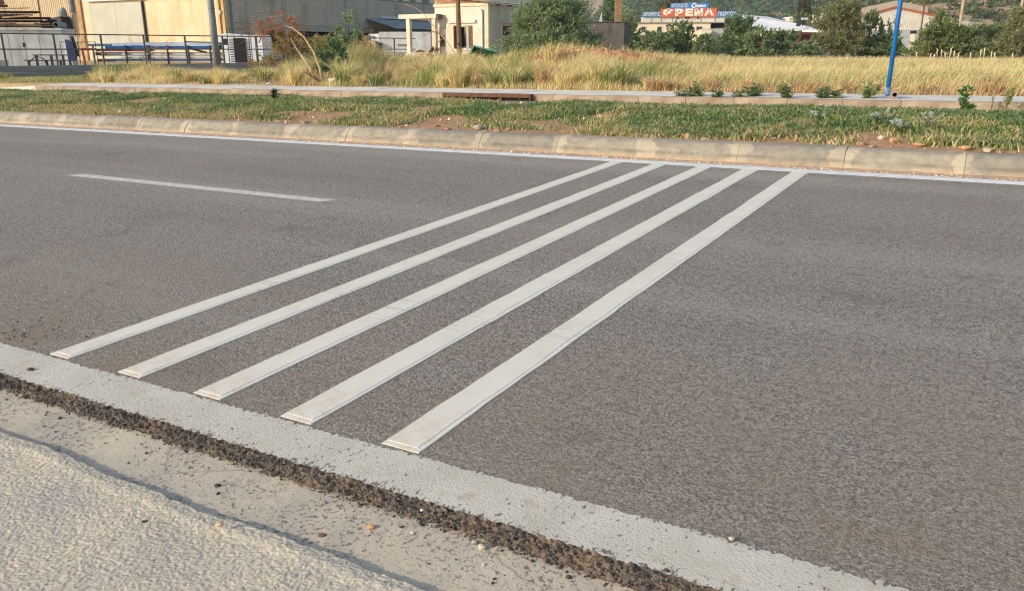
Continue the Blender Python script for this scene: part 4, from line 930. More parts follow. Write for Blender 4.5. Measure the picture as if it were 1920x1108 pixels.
cr = thing('paper_sack', 'pale upright sack beside the red stand behind the fence', 'sack', yard(146, 43)); s_ = px_w(1, 43)
B().hexa([(0, -.1, 0), (7 * s_, -.1, 0), (7 * s_, .1, 0), (0, .1, 0), (.5 * s_, -.06, .42), (6 * s_, -.06, .40), (6 * s_, .06, .40), (.5 * s_, .06, .42)]).build('sack_body', simple('sack_paper', S(214, 196, 160), rough=.9), cr)
# storage rack with long sheets and profiles
Yr = 48.0; s_ = px_w(1, Yr); zg = .8
rk = thing('storage_rack', 'long low steel rack of stacked profiles behind the fence posts', 'rack', yard(165, Yr, zg))
Z = lambda y: CAM_H + (93 - y) * s_ - zg
for x in (9, 70, 112, 148, 187, 228, 245): B().box(x * s_, (x + 2.5) * s_, -.1, .0, -.1, Z(86)).build('post', STEEL if x != 9 else simple('slate_panel', S(98, 108, 128), rough=.6), rk)
for y in (98.5, 104, 111): B().box(10 * s_, 250 * s_, .6, .72, Z(y + .9), Z(y)).build('shelf_beam', STEEL, rk)
def stack(label, x0, x1, y0, y1, mat, name='sheet_stack', cat='sheets', yy0=.02, yy1=1.0, bow=0):
    t = thing(name, label, cat, yard(165, Yr, zg)); b = B(); xs = np.linspace(x0, x1, 6)
    for i in range(5):
        f = lambda x: bow * s_ * (4 * (x - x0) * (x1 - x) / (x1 - x0) ** 2 - .5)
        a_, c_ = xs[i], xs[i + 1]
        b.hexa([(a_ * s_, yy0, Z(y1) + f(a_)), (c_ * s_, yy0, Z(y1) + f(c_)), (c_ * s_, yy1, Z(y1) + f(c_)), (a_ * s_, yy1, Z(y1) + f(a_)), (a_ * s_, yy0, Z(y0) + f(a_)), (c_ * s_, yy0, Z(y0) + f(c_)), (c_ * s_, yy1, Z(y0) + f(c_)), (a_ * s_, yy1, Z(y0) + f(a_))])
    b.build('stack_body', mat, t); return t
PALEB = simple('pale_blue_sheet', S(182, 204, 228), S(164, 186, 212), scale=1, rough=.5)
stack('pale blue long sheets lying uppermost on the storage rack', 46, 246, 81.5, 86.6, PALEB, bow=2.5)
stack('slate blue short panels at the left upper end of the rack', 0, 46, 83, 87.5, simple('slate_blue', S(84, 116, 150), rough=.5))
stack('deep blue long profiles right under the pale top sheets', 32, 250, 87, 92.4, BLUEM, bow=1.0)
stack('rusty red profiles on the left part of the rack', 14, 110, 93, 97, REDM, 'profile_bundle', 'profiles')
stack('white long profiles in the middle of the rack', 62, 250, 99.5, 103.6, WHITEM, 'profile_bundle', 'profiles')
stack('brown wooden planks low on the left of the rack', 12, 32, 98.5, 104, WOODP, 'profile_bundle', 'profiles')
stack('grey steel profiles below the rusty red ones', 33, 62, 99.5, 103.6, GALV, 'profile_bundle', 'profiles')
stack('bright blue channel running along the bottom of the rack', 34, 252, 110.2, 114, BLUEM, 'profile_bundle', 'profiles', yy0=-.04)
stack('white thin profiles just above the bottom blue channel', 60, 252, 106.5, 109.6, WHITEM, 'profile_bundle', 'profiles')
stack('dark red boards at the lower left of the rack', 14, 34, 110.5, 115.5, RUST, 'profile_bundle', 'profiles')
lr = thing('leaning_bar', 'rust brown bars lying over the right end of the blue sheets', 'bars', yard(345, Yr, zg)); B().bar((-2 * s_, .3, Z(79.6)), (72 * s_, .3, Z(82)), .09).build('bar', RUST, lr); B().bar((10 * s_, .5, Z(93)), (38 * s_, .3, Z(99)), .1).build('bar', RUST, lr)
# generator
Yg = 47.5; s_ = px_w(1, Yg); zg2 = .85; gn = thing('generator', 'white generator cabinet with black louvred grille behind the fence', 'generator', yard(399, Yg, zg2)); Zq = lambda y: CAM_H + (93 - y) * s_ - zg2
GW = simple('generator_white', S(228, 232, 236), S(216, 220, 224), scale=1, rough=.4, streak=(S(160, 158, 150), 1))
B().prism([(18 * s_, 0), (95 * s_, 0), (94.5 * s_, Zq(72)), (92 * s_, Zq(66.5)), (68 * s_, Zq(68)), (40 * s_, Zq(65.5)), (25 * s_, Zq(64.5)), (12 * s_, Zq(68)), (2 * s_, Zq(76)), (1 * s_, Zq(80)), (18 * s_, Zq(81))], 0, 1.8).build('body', GW, gn)
gr = B().box(40 * s_, 63 * s_, -.03, -.004, Zq(117), Zq(73)).build('grille', BLACK, gn)
for k in range(14): B().box(40.5 * s_, 62.5 * s_, -.07, -.032, Zq(116.2 - k * 3.1), Zq(116.2 - k * 3.1) + .022).build('slat', simple('slat_brown', S(58, 44, 46), rough=.5) if k == 0 else bpy.data.materials['slat_brown'], gr)
for a_, c_ in ((32, 39), (64, 70)):
    for k in range(10): B().box(a_ * s_, c_ * s_, -.016, -.003, Zq(116 - k * 4.3), Zq(116 - k * 4.3) + .05).build('vent', STEEL, gn)
B().box(21 * s_, 29 * s_, -.02, -.003, Zq(85), Zq(74)).build('window', GLASS, gn)
for x in (31, 71): B().tube([(x * s_, -.15, 0), (x * s_, -.15, Zq(57))], .025, 5).build('ladder_rail', STEEL, gn)
B().tube([(31 * s_, -.15, Zq(57)), (71 * s_, -.15, Zq(57))], .02, 5).build('ladder_rail', STEEL, gn)
for x in (72, 83.5, 94): B().box(x * s_, (x + .9) * s_, -.012, -.003, 0, Zq(70)).build('panel_seam', STEEL, gn)
for k in range(3): B().box(86 * s_, 93 * s_, -.014, -.003, Zq(88 + k * 6), Zq(87.4 + k * 6)).build('hinge', STEEL, gn)
# truck under the lean-to
Yk = 61.5; s_ = px_w(1, Yk); zk = .85; tk = thing('box_truck', 'white box truck parked under the lean-to roof', 'truck', yard(688, Yk, zk)); Zk = lambda y: CAM_H + (93 - y) * s_ - zk
B().box(24 * s_, 120 * s_, 0, 2.3, .55, Zk(62)).build('box_body', WHITEM, tk); B().box(24 * s_, 120 * s_, -.02, 2.3, .35, .54).build('skirt', simple('grey_skirt', S(150, 152, 152), rough=.6), tk)
B().prism([(-2 * s_, .3), (23 * s_, .3), (23 * s_, Zk(65)), (4 * s_, Zk(66)), (-2 * s_, Zk(80))], .1, 2.2).build('cab', GW, tk)
B().box(0 * s_, 7 * s_, .06, .098, Zk(76), Zk(68)).build('cab_window', GLASS, tk); B().box(16 * s_, 20 * s_, .05, .098, Zk(90), Zk(78)).build('cab_window', GLASS, tk)
B().box(20 * s_, 30 * s_, -.3, -.1, Zk(91), Zk(81)).build('mirror', BLACK, tk); B().box(11 * s_, 15 * s_, .04, .098, Zk(74), Zk(70)).build('vent', BLACK, tk)
B().box(1 * s_, 24 * s_, .0, .098, Zk(90), Zk(88.6)).build('trim', BLACK, tk)
B().tube([(16 * s_, -.05, .38), (16 * s_, .35, .38)], .55, 14).build('wheel', BLACK, tk); B().tube([(100 * s_, -.05, .30), (100 * s_, .35, .30)], .42, 14).build('wheel', BLACK, tk)
def text_mesh(name, s, size, mat, parent, loc, sx=1.0, bold=.0, rot=(R(90), 0, 0), shear=0, depth=.004):
    cu = bpy.data.curves.new('lettering', 'FONT'); cu.body = s; cu.size = size; cu.extrude = depth; cu.offset = bold; cu.shear = shear; cu.align_x = 'CENTER'; cu.align_y = 'CENTER'
    o = bpy.data.objects.new('lettering_curve', cu); COL.objects.link(o); dg = bpy.context.evaluated_depsgraph_get(); me = bpy.data.meshes.new_from_object(o.evaluated_get(dg))
    bpy.data.objects.remove(o); me.name = name; me.materials.clear(); me.materials.append(mat); q = bpy.data.objects.new(name, me); COL.objects.link(q); q.parent = parent
    q.location = loc; q.rotation_euler = rot
    if len(me.vertices):
        xs = [v.co.x for v in me.vertices]; wdt = max(xs) - min(xs); q.scale = (sx / wdt if sx else 1, 1, 1)
    return q
text_mesh('lettering', 'Z A K N A', .20, STEEL, tk, (69 * s_, -.012, Zk(86)), sx=22 * s_, bold=.012)
# lamp post, wooden pole, blue pole
lp = thing('lamp_post', 'thick grey galvanised lamp post at the yard fence in front of the generator', 'lamp post', yard(404, 37.2))
B().tube([(0, 0, -.3), (0, 0, 2.5), (0, 0, 8.5)], [.165, .145, .09], 14).build('shaft', GALV, lp, smooth=True); B().box(-.2, .2, -.2, .2, -.2, .03).build('base_plate', GALV, lp)
B().tube([(0, 0, 3.0), (0, 0, 3.02)], .150, 14).build('collar', STEEL, lp)
B().tube([(0, 0, 8.45), (-.4, -.2, 8.8), (-1.2, -.7, 8.9)], .05, 8).build('arm', GALV, lp); B().box(-1.7, -1.1, -.9, -.55, 8.8, 8.95).build('lamp_head', GALV, lp)
up = thing('utility_pole', 'brown wooden utility pole leaning slightly in front of the cream house', 'utility pole', yard(860, 35))
B().tube([(0, 0, -.3), (.03, 0, 1), (.0, 0, 3), (.02, 0, 8)], [.13, .105, .09, .075], 10).build('shaft', simple('old_pole_wood', S(136, 106, 84), S(92, 70, 56), scale=4, rough=.95, stretch=(6, 6, .5), bump=.4, bscale=30), up)
B().tube([(0, 0, 1.0), (0, 0, 1.06)], .115, 10).build('band', STEEL, up)
B().box(-.6, .6, -.06, .06, 7.2, 7.32).build('crossarm', WOODP, up)
def onplane(px, py, w_):
    A = ray(px, py); t_ = (w_ - CAM_H * NRM[2] + 0) / (A @ NRM); return np.array([0, 0, CAM_H]) + A * t_
bl = thing('blue_pole', 'slender bright blue pole on the far pavement beside a concrete block', 'pole', tuple(onplane(1663, 180, .292)))
BLUEP = simple('bright_blue_paint', S(24, 108, 172), S(20, 94, 152), scale=3, rough=.4)
B().tube([(0, 0, -.12), (.02, 0, 1.5), (.07, 0, 5.2)], .042, 10).build('shaft', BLUEP, bl, smooth=True); B().tube([(0, 0, -.1), (0, 0, .16)], .048, 10).build('chipped_foot', simple('chipped_blue', S(30, 100, 170), S(150, 160, 160), scale=30, rough=.7), bl)
cbp = onplane(1676, 185, .292); cb = thing('hollow_block', 'small hollow concrete block lying beside the foot of the blue pole', 'block', tuple(cbp), rz=-.35)
b = B(); n = 12; o_ = []; i_ = []; s2 = .07
sq = [(-1, -1), (0, -1), (1, -1), (1, 0), (1, 1), (0, 1), (-1, 1), (-1, 0)]
for y in (-.1, .12):
    o_ += [(x * s2, y, s2 + z * s2) for x, z in sq]; o_ += [(x * .042 / (1 if x * z == 0 else 1.41), y, s2 + z * .042 / (1 if x * z == 0 else 1.41)) for x, z in sq]
ff = []
for k in range(8): q_ = (k + 1) % 8; ff += [(k, q_, 8 + q_, 8 + k), (16 + k, 24 + k, 24 + q_, 16 + q_), (k, 16 + k, 16 + q_, q_), (8 + k, 8 + q_, 24 + q_, 24 + k)]
b.add(o_, ff).build('block_body', simple('block_concrete', S(158, 144, 124), S(132, 120, 104), scale=20, rough=.95, bump=.4, bscale=80), cb); B().box(-.045, .045, .10, .115, .025, .115).build('hole_shade', DARKIN, cb)  # dark plate stands in for the shade in the block's hole

# --- storm drain in the far kerb
sd = thing('storm_drain', 'rust brown steel lintel over a storm drain slot in the far kerb', 'storm drain', M=MR @ Matrix.Translation((-10.85, 16.40, .15)))
B().box(0, 2.35, -.02, .09, .075, .155).build('lintel', simple('dull_rust', S(112, 78, 60), S(88, 64, 52), scale=8, rough=.9), sd); B().box(.02, 2.33, .06, .098, -.02, .07).build('slot', DARKIN, sd)  # dark strip under the lintel paints the shade of the drain opening
for x in (0, .78, 1.56, 2.31): B().box(x, x + .04, -.015, .092, -.02, .073).build('bracket', RUST, sd)

# --- green tipped bin, litter
gb = thing('green_crate', 'dark green plastic trough tipped on its side in the weeds right of the wooden pole', 'crate', yard(878, 38.5, 1.0), rz=-.25); s_ = px_w(1, 38.5)
GRN = simple('green_plastic', S(44, 84, 58), S(36, 70, 50), scale=4, rough=.5); GRL = simple('pale_green_rim', S(120, 160, 140), rough=.5)
b = B(); W_, D_, H_, th_ = 44 * s_, .7, .42, .04
b.box(0, W_, 0, th_, 0, H_); b.box(0, W_, D_ - th_, D_, 0, H_); b.box(0, th_, th_, D_ - th_, 0, H_); b.box(W_ - th_, W_, th_, D_ - th_, 0, H_); b.box(th_, W_ - th_, th_, D_ - th_, 0, th_)
bo = b.build('trough_body', GRN, gb); b = B(); b.box(-.03, W_ + .03, -.03, .045, H_ + .002, H_ + .04); b.box(-.03, W_ + .03, D_ - .045, D_ + .03, H_ + .002, H_ + .04); b.box(-.03, .045, .046, D_ - .046, H_ + .002, H_ + .04); ri = b.build('rim', GRL, gb)
gb.rotation_euler = (R(38), R(13), -.25)
def crumple(name, label, cat, px, py, Y, w_, h_, colr, seed, group=None):
    r = np.random.default_rng(seed); bm = bmesh.new(); bmesh.ops.create_icosphere(bm, subdivisions=3, radius=1)
    for v in bm.verts:
        p = np.array(v.co); k = .65 + .75 * float(fbm(p[:1] * 1.7 + seed, p[1:2] * 1.7, p[2:] * 1.7, oct=4)[0]); v.co = (p[0] * k * w_, p[1] * k * w_ * .6, (p[2] * k * .5 + .5) * h_)
    me = bpy.data.meshes.new(name); bm.to_mesh(me); bm.free(); me.materials.append(colr); o = bpy.data.objects.new(name, me); COL.objects.link(o); o.location = tuple(at(px, py, Y)); tagk(o, label, cat, group); return o
LITW = simple('white_plastic', S(206, 202, 194), S(184, 178, 168), rough=.6, scale=9)
crumple('plastic_bag', 'large crumpled whitish plastic bag in the weeds behind the pavement', 'bag', 628, 156, 24.6, .22, .15, LITW, 1)
crumple('plastic_bag', 'grey and dark crumpled bag right of the large whitish bag', 'bag', 664, 158, 24.2, .15, .16, simple('grey_plastic', S(150, 156, 166), S(90, 96, 110), scale=9, rough=.6), 2)
crumple('plastic_bag', 'yellowish crumpled sheet between the whitish and the grey bags', 'bag', 651, 159, 24.0, .12, .10, simple('yellow_plastic', S(206, 190, 120), rough=.6), 3)
crumple('plastic_bag', 'small white bag in the straw in front of the field, left of the plants', 'bag', 1354, 167, 18.9, .07, .11, LITW, 4)
crumple('plastic_bag', 'pale rag at the edge of the pavement below the soil heap', 'bag', 1064, 154, 21.0, .16, .12, simple('pale_rag', S(190, 186, 170), rough=.8), 5)
crumple('plastic_bag', 'whitish scrap on the grass edge left of the bare branches', 'bag', 507, 160, 25.2, .14, .08, LITW, 6)
bt = thing('plastic_bottle', 'small blue plastic bottle lying by the pavement right of the bags', 'bottle', tuple(at(697, 157.5, 23.3)), rz=.3); B().tube([(-.12, 0, .04), (.06, 0, .04), (.10, 0, .04), (.13, 0, .04)], [.04, .04, .018, .016], 8).build('bottle_body', BLUEM, bt)

# ================================================================== BEYOND THE FIELD
# grey outbuilding with brick chimney
ob = thing('outbuilding', 'dark grey rendered outbuilding with flat roof right of the olive shrub', 'building', yard(1090, 60)); s_ = px_w(1, 60); zo = ob.location[2]
zr = CAM_H + 47.5 * s_ - zo
OBM = simple('dark_grey_render', S(112, 104, 98), S(92, 86, 82), scale=1.4, rough=.95, streak=(S(72, 66, 62), 1.6))
B().hexa([(0, .3, -.3), (78 * s_, -.3, -.3), (78 * s_ + .9, 3.4, -.3), (0, 3.6, -.3), (0, .3, zr), (78 * s_, -.3, zr), (78 * s_ + .9, 3.4, zr), (0, 3.6, zr)]).build('walls', OBM, ob)
B().hexa([(-.05, .22, zr + .002), (78 * s_ + .03, -.36, zr + .002), (78 * s_ + .95, 3.45, zr + .002), (-.05, 3.7, zr + .002), (-.05, .22, zr + .06), (78 * s_ + .03, -.36, zr + .06), (78 * s_ + .95, 3.45, zr + .06), (-.05, 3.7, zr + .06)]).build('roof_edge', simple('roof_edge', S(96, 90, 80), rough=.9), ob)
CHB = simple('buff_brick', S(176, 142, 104), S(150, 118, 86), scale=5, rough=.95, rnd=.2)
ch = thing('chimney', 'square buff brick chimney on the dark grey outbuilding', 'chimney', (ob.location.x + 62 * s_, 60.3, zo + zr + .06)); hc = 36 * s_; wc = 12.5 * s_
B().box(.012, wc - .012, .012, wc - .012, 0, hc - .02).build('core', simple('chimney_mortar', S(150, 136, 112), rough=.95), ch)
b0 = B().box(0, wc / 2 - .006, 0, .10, 0, .062).build('brick', CHB, ch); nk = int(hc / .0715)
b1 = B().box(0, .10, 0, wc / 2 - .006, 0, .062); first = True; b1o = b1.build('brick', CHB, ch); f1 = True
for k in range(nk):
    for j in range(2):
        o = b0 if first else copy_of(b0, ch); first = False; o.location = (j * wc / 2 + .003 - (.0 if k % 2 else .002), -.002 + random.uniform(0, .004), k * .0715)
        o = b1o if f1 else copy_of(b1o, ch); f1 = False; o.location = (wc - .098 + random.uniform(0, .004), .105 + j * (wc / 2 - .05), k * .0715)
B().box(-.03, wc + .03, -.03, wc + .03, hc - .0195, hc + .05).build('cap', CHB, ch)
sp = thing('steel_upright', 'pale green upright post on the outbuilding roof by the olive shrub', 'post', (ob.location.x + 15 * s_, 60.9, zo + zr + .06)); B().box(0, 3.6 * s_, 0, .1, 0, 18.5 * s_).build('post_body', simple('pale_green_paint', S(130, 146, 128), rough=.7), sp)
fs = thing('folded_parasol', 'white folded sheet standing like a pointed flag on the outbuilding roof', 'sheet', (ob.location.x + 33 * s_, 60.6, zo + zr + .06)); B().hexa([(0, 0, 0), (6 * s_, 0, 0), (6 * s_, .1, 0), (0, .1, 0), (4.6 * s_, 0, 17 * s_), (5.8 * s_, 0, 18 * s_), (5.8 * s_, .06, 18 * s_), (4.6 * s_, .06, 17 * s_)]).build('sheet_body', WHITEM, fs)

# white workshop with signs
Yw = 140.; s_ = px_w(1, Yw); zw = .8
wk = thing('workshop', 'long white workshop building below the coloured shop signs', 'building', ((1188 - 960) * s_, Yw, zw), rz=R(-9)); Zw = lambda y: CAM_H + (93 - y) * s_ - zw
WW = simple('workshop_white', S(226, 212, 184), S(212, 196, 166), scale=.4, rough=.9, streak=(S(190, 172, 142), .5)); WP = simple('parapet_white', S(220, 214, 200), S(204, 196, 180), scale=.5, rough=.85)
B().box(0, 138 * s_, 0, 12, -1, Zw(47.2)).build('walls', WW, wk); B().box(-1 * s_, 172 * s_, -.25, 10, Zw(47), Zw(45.4)).build('canopy_slab', simple('slab_grey', S(150, 142, 128), rough=.9), wk)
B().box(11 * s_, 168 * s_, .35, 10, Zw(45.3), Zw(36)).build('parapet', WP, wk)
for x in (30, 48, 68, 120, 145): B().box(x * s_, (x + .6) * s_, .27, .345, Zw(45.3), Zw(37)).build('parapet_joint', simple('joint_grey', S(160, 150, 134), rough=.9) if x == 30 else bpy.data.materials['joint_grey'], wk)
for x, wd_ in ((13, 7), (42, 7), (113, 9)):
    f = B().box((x - .8) * s_, (x + wd_ + .8) * s_, -.09, -.003, Zw(63 if x < 100 else 60), Zw(52.5)).build('window', WHITEM, wk)
    B().box(x * s_, (x + wd_ * .46) * s_, -.12, -.092, Zw(62 if x < 100 else 59), Zw(53.3)).build('pane', GLASS, f); B().box((x + wd_ * .54) * s_, (x + wd_) * s_, -.12, -.092, Zw(62 if x < 100 else 59), Zw(53.3)).build('pane', GLASS, f)
for x in (77.5, 93, 98, 114.5): B().tube([((x + .2) * s_, .20, Zw(37.9)), ((x + .2) * s_, .34, Zw(37.9))], 1.6 * s_, 10).build('floodlight', BLACK, wk)
B().tube([(58.5 * s_, -.1, Zw(51)), (58.5 * s_, -.003, Zw(51))], 1.5 * s_, 8).build('floodlight', BLACK, wk)
B().hexa([(118 * s_, -6, -1), (136 * s_, -6, -1), (136 * s_, -.1, -1), (118 * s_, -.1, -1), (118 * s_, -6, Zw(62)), (136 * s_, -6, Zw(61)), (136 * s_, -.1, Zw(57)), (118 * s_, -.1, Zw(58))]).build('side_shed', WW, wk)
B().hexa([(138 * s_, .1, -1), (172 * s_, .1, -1), (172 * s_, 8, -1), (138 * s_, 8, -1), (138 * s_, .1, Zw(57)), (172 * s_, .1, Zw(57)), (172 * s_, 8, Zw(47.5)), (138 * s_, 8, Zw(47.5))]).build('grey_annex', simple('annex_grey', S(176, 176, 170), S(160, 160, 156), scale=.5, rough=.7), wk)
LW = simple('sign_lettering', S(240, 234, 214), rough=.6)
def sign(label, x0, x1, y0, y1, bgc, y_, texts):
    t = thing('shop_sign', label, 'sign', wk.matrix_basis @ Vector((x0 * s_, y_, Zw(y1))), rz=R(-9), group='signs on the workshop roof')
    W2, H2 = (x1 - x0) * s_, (y1 - y0) * s_
    B().box(0, W2, 0, .18, 0, H2).build('board', simple('sign_' + label.split()[0], bgc, dark(bgc, .86), scale=.6, rough=.6), t)
    for tx, cx, wx, sz, bold, shear in texts: text_mesh('lettering', tx, sz * H2, LW, t, (cx * W2, -.02, H2 * .5), sx=wx * W2, bold=bold * H2, shear=shear, depth=.01)
    return t
BL = S(52, 128, 196); RD = S(216, 104, 70)
sign('blue narrow sign reading ΜΠΑΜΠΗΣ left of the orange sign', 14, 46.3, 27, 36, BL, .05, [('ΜΠΑΜΠΗΣ', .5, .9, .95, .012, 0)])
sign('orange-red long sign reading ΦΡΕΝΑ in big white letters', 46.5, 147.5, 22, 36, RD, -.05, [('Φ', .14, .2, 1.02, .07, 0), ('Ρ', .33, .145, 1.02, .075, 0), ('Ε', .51, .14, 1.02, .075, 0), ('Ν', .68, .15, 1.02, .07, 0), ('Α', .865, .18, 1.02, .06, 0)])
sign('bright blue upper sign reading ΑΝΤΑΛΛΑΚΤΙΚΑ above the orange one', 64, 132, 12.2, 21.8, S(44, 130, 210), .05, [('ΑΝΤΑΛΛΑΚΤΙΚΑ', .245, .45, .92, .006, 0), ('C', .60, .13, 1.15, .05, .2), ('amion', .78, .30, .8, .04, .25)])
sign('blue sign reading ΓΙΩΡΓΟΣ right of the orange sign', 147.7, 183, 27, 36.4, BL, .05, [('ΓΙΩΡΓΟΣ', .5, .9, .95, .012, 0)])
# long white roofed shed behind
ws = thing('white_roofed_shed', 'long low shed with bright white metal roof right of the shop signs', 'building', (0, 0, 0))
WR = simple('white_metal_roof', S(228, 226, 220), S(216, 214, 206), scale=.3, rough=.5)
ep = [at(1375, 55, 133), at(1545, 58, 118), at(1500, 46, 128), at(1440, 32, 150), at(1336, 23, 160), at(1334, 45, 150)]
b = B(); n = len(ep); b.add([tuple(p) for p in ep] + [(p[0], p[1], p[2] - .25) for p in ep], [tuple(range(n)), tuple(range(2 * n - 1, n - 1, -1))] + [(i, i + n, (i + 1) % n + n, (i + 1) % n) for i in range(n)]); b.build('roof', WR, ws)
a_, c_ = at(1378, 56, 133.6), at(1470, 57, 125.5)
b = B(); b.hexa([(a_[0], a_[1], .3), (c_[0], c_[1], .3), (c_[0] + 2, c_[1] + 14, .3), (a_[0], a_[1] + 14, .3), (a_[0], a_[1], a_[2] - .25), (c_[0], c_[1], c_[2] - .25), (c_[0] + 2, c_[1] + 14, c_[2] + .6), (a_[0], a_[1] + 14, a_[2] + 1.5)]); b.build('cream_wall', WW, ws)
a_, c_ = at(1440, 58, 124), at(1491, 57, 119)
b = B(); b.hexa([(a_[0], a_[1], .3), (c_[0], c_[1], .3), (c_[0] + 1, c_[1] + 3, .3), (a_[0], a_[1] + 3, .3), (a_[0], a_[1], a_[2]), (c_[0], c_[1], c_[2]), (c_[0] + 1, c_[1] + 3, c_[2]), (a_[0], a_[1] + 3, a_[2])]); b.build('grey_wall', simple('shed_grey', S(128, 128, 128), S(112, 112, 114), scale=.5, rough=.7), ws)
c2_ = at(1521, 58.5, 117); b = B(); t_ = CAM_H + 29 / 1579 * 118
b.box(c_[0] + .06, c_[0] + .3, 117, 121, .3, c_[2] - .1); b.box(c_[0] + .32, c2_[0], 117.0, 117.2, c2_[2] - .5, c2_[2] - .2); b.box(c2_[0], c2_[0] + .2, 117, 121, .3, c2_[2] - .3); b.build('red_frame', simple('maroon_paint', S(108, 44, 40), rough=.7), ws)
B().box(c_[0] + .32, c2_[0], 121, 121.2, .3, c2_[2] - .2).build('opening_shade', DARKIN, ws)  # dark sheet stands in for the shade inside the shed
swp = at(1492, 50, 122); sw = thing('solar_water_heater', 'solar water heater with tilted dark panel and white tank on the white roof', 'water heater', tuple(swp)); k = 122 / 1579
B().hexa([(0, 0, 0), (8 * k, 0, 0), (8 * k, .1, 0), (0, .1, 0), (10 * k, 1.2, 12 * k), (20 * k, 1.2, 12 * k), (20 * k, 1.3, 12 * k), (10 * k, 1.3, 12 * k)]).build('panel', simple('solar_panel', S(58, 60, 62), rough=.2), sw); B().tube([(15 * k, 1.3, 13.5 * k), (27 * k, 1.3, 13.5 * k)], 2.3 * k, 10).build('tank', WHITEM, sw); B().bar((18 * k, 1.3, 0), (18 * k, 1.3, 11 * k), .1).build('strut', STEEL, sw); B().bar((25 * k, 1.3, 0), (25 * k, 1.3, 11 * k), .1).build('strut', STEEL, sw)
for px, py, Yy, wq, hq, lab in ((1480, 38, 190, 7, 4.5, 'tiny cream house gable behind the white roof'), (1525, 30, 185, 24, 3.5, 'small low white roofed building behind the pale feathery tree')):
    p = at(px, py, Yy); k = Yy / 1579; t = thing('far_house', lab, 'house', tuple(p)); B().box(0, wq * k, 0, 3, -1.5, hq * k * .6).build('wall', WW, t); B().prism([(-.4 * k, hq * k * .6), (wq * k + .4 * k, hq * k * .6), (wq * k * .55, hq * k * 1.3)], -.2, 5.2).build('roof', WR, t)
# gabled hall
Yh = 130.; s_ = px_w(1, Yh); gh = thing('gabled_hall', 'white ribbed gabled hall with orange-red roof edge behind the trees', 'building', ((1600 - 960) * s_, Yh, .8), rz=R(-16)); Zh = lambda y: CAM_H + (93 - y) * s_ - .8
HW = simple('hall_white', S(226, 222, 210), S(214, 208, 194), scale=.4, rough=.6); b = B()
def gy(x): return 20.3 + (63 - x) * .27 if x < 63 else 20.3 + (x - 63) * .222
x = 0
while x < 135:
    x1 = min(x + 1.5, 135); o_ = .1 if int(x / 1.5) % 2 else 0
    b.hexa([(x * s_, -o_, Zh(60)), (x1 * s_, -o_, Zh(60)), (x1 * s_, .5, Zh(60)), (x * s_, .5, Zh(60)), (x * s_, -o_, Zh(gy(x))), (x1 * s_, -o_, Zh(gy(x1))), (x1 * s_, .5, Zh(gy(x1))), (x * s_, .5, Zh(gy(x)))]); x = x1
b.build('ribbed_gable', HW, gh)
B().box(0, 135 * s_, .02, .5, -1, Zh(60.1)).build('lower_wall', simple('hall_lower', S(176, 180, 180), rough=.8), gh)
b = B(); b.hexa([(95 * s_, -.06, -1), (103 * s_, -.06, -1), (103 * s_, .01, -1), (95 * s_, .01, -1), (95 * s_, -.06, Zh(66)), (103 * s_, -.06, Zh(66)), (103 * s_, .01, Zh(66)), (95 * s_, .01, Zh(66))]); b.build('cream_panel', WW, gh); B().box(94 * s_, 104 * s_, -.08, .015, Zh(65.8), Zh(60.3)).build('dark_strip', BLACK, gh)
OR = simple('orange_trim', S(190, 92, 58), rough=.6)
B().bar((-1.5 * s_, -.25, Zh(gy(-1.5)) + .1), (63 * s_, -.25, Zh(20.3) + .1), .3, .22).build('roof_trim', OR, gh); B().bar((63 * s_, -.25, Zh(20.3) + .1), (136.5 * s_, -.25, Zh(gy(136.5)) + .1), .3, .22).build('roof_trim', OR, gh)
b = B(); b.hexa([(-1.5 * s_, -.1, Zh(gy(-1.5))), (63 * s_, -.1, Zh(20.3)), (63 * s_, 24, Zh(20.3)), (-1.5 * s_, 24, Zh(gy(-1.5))), (-1.5 * s_, -.1, Zh(gy(-1.5)) + .1), (63 * s_, -.1, Zh(20.3) + .1), (63 * s_, 24, Zh(20.3) + .1), (-1.5 * s_, 24, Zh(gy(-1.5)) + .1)])
b.hexa([(63 * s_, -.1, Zh(20.3)), (136.5 * s_, -.1, Zh(gy(136.5))), (136.5 * s_, 24, Zh(gy(136.5))), (63 * s_, 24, Zh(20.3)), (63 * s_, -.1, Zh(20.3) + .1), (136.5 * s_, -.1, Zh(gy(136.5)) + .1), (136.5 * s_, 24, Zh(gy(136.5)) + .1), (63 * s_, 24, Zh(20.3) + .1)]); b.build('roof', GALV, gh)
Y2 = 158.; s2 = px_w(1, Y2); g2 = thing('grey_hall', 'taller grey-beige gabled hall rising behind the white gabled hall', 'building', ((1605 - 960) * s2, Y2, .8), rz=R(-16)); Z2 = lambda y: CAM_H + (93 - y) * s2 - .8
HB = simple('hall_beige', S(176, 164, 146), S(164, 152, 134), scale=.4, rough=.7)
B().prism([(0, -1), (114 * s2, -1), (114 * s2, Z2(20)), (58 * s2, Z2(8)), (0, Z2(20.5))], 0, 20).build('hall_body', HB, g2); B().box(-2 * s2, -.2 * s2, .5, 1.2, Z2(30), Z2(21)).build('flue', BLACK, g2)
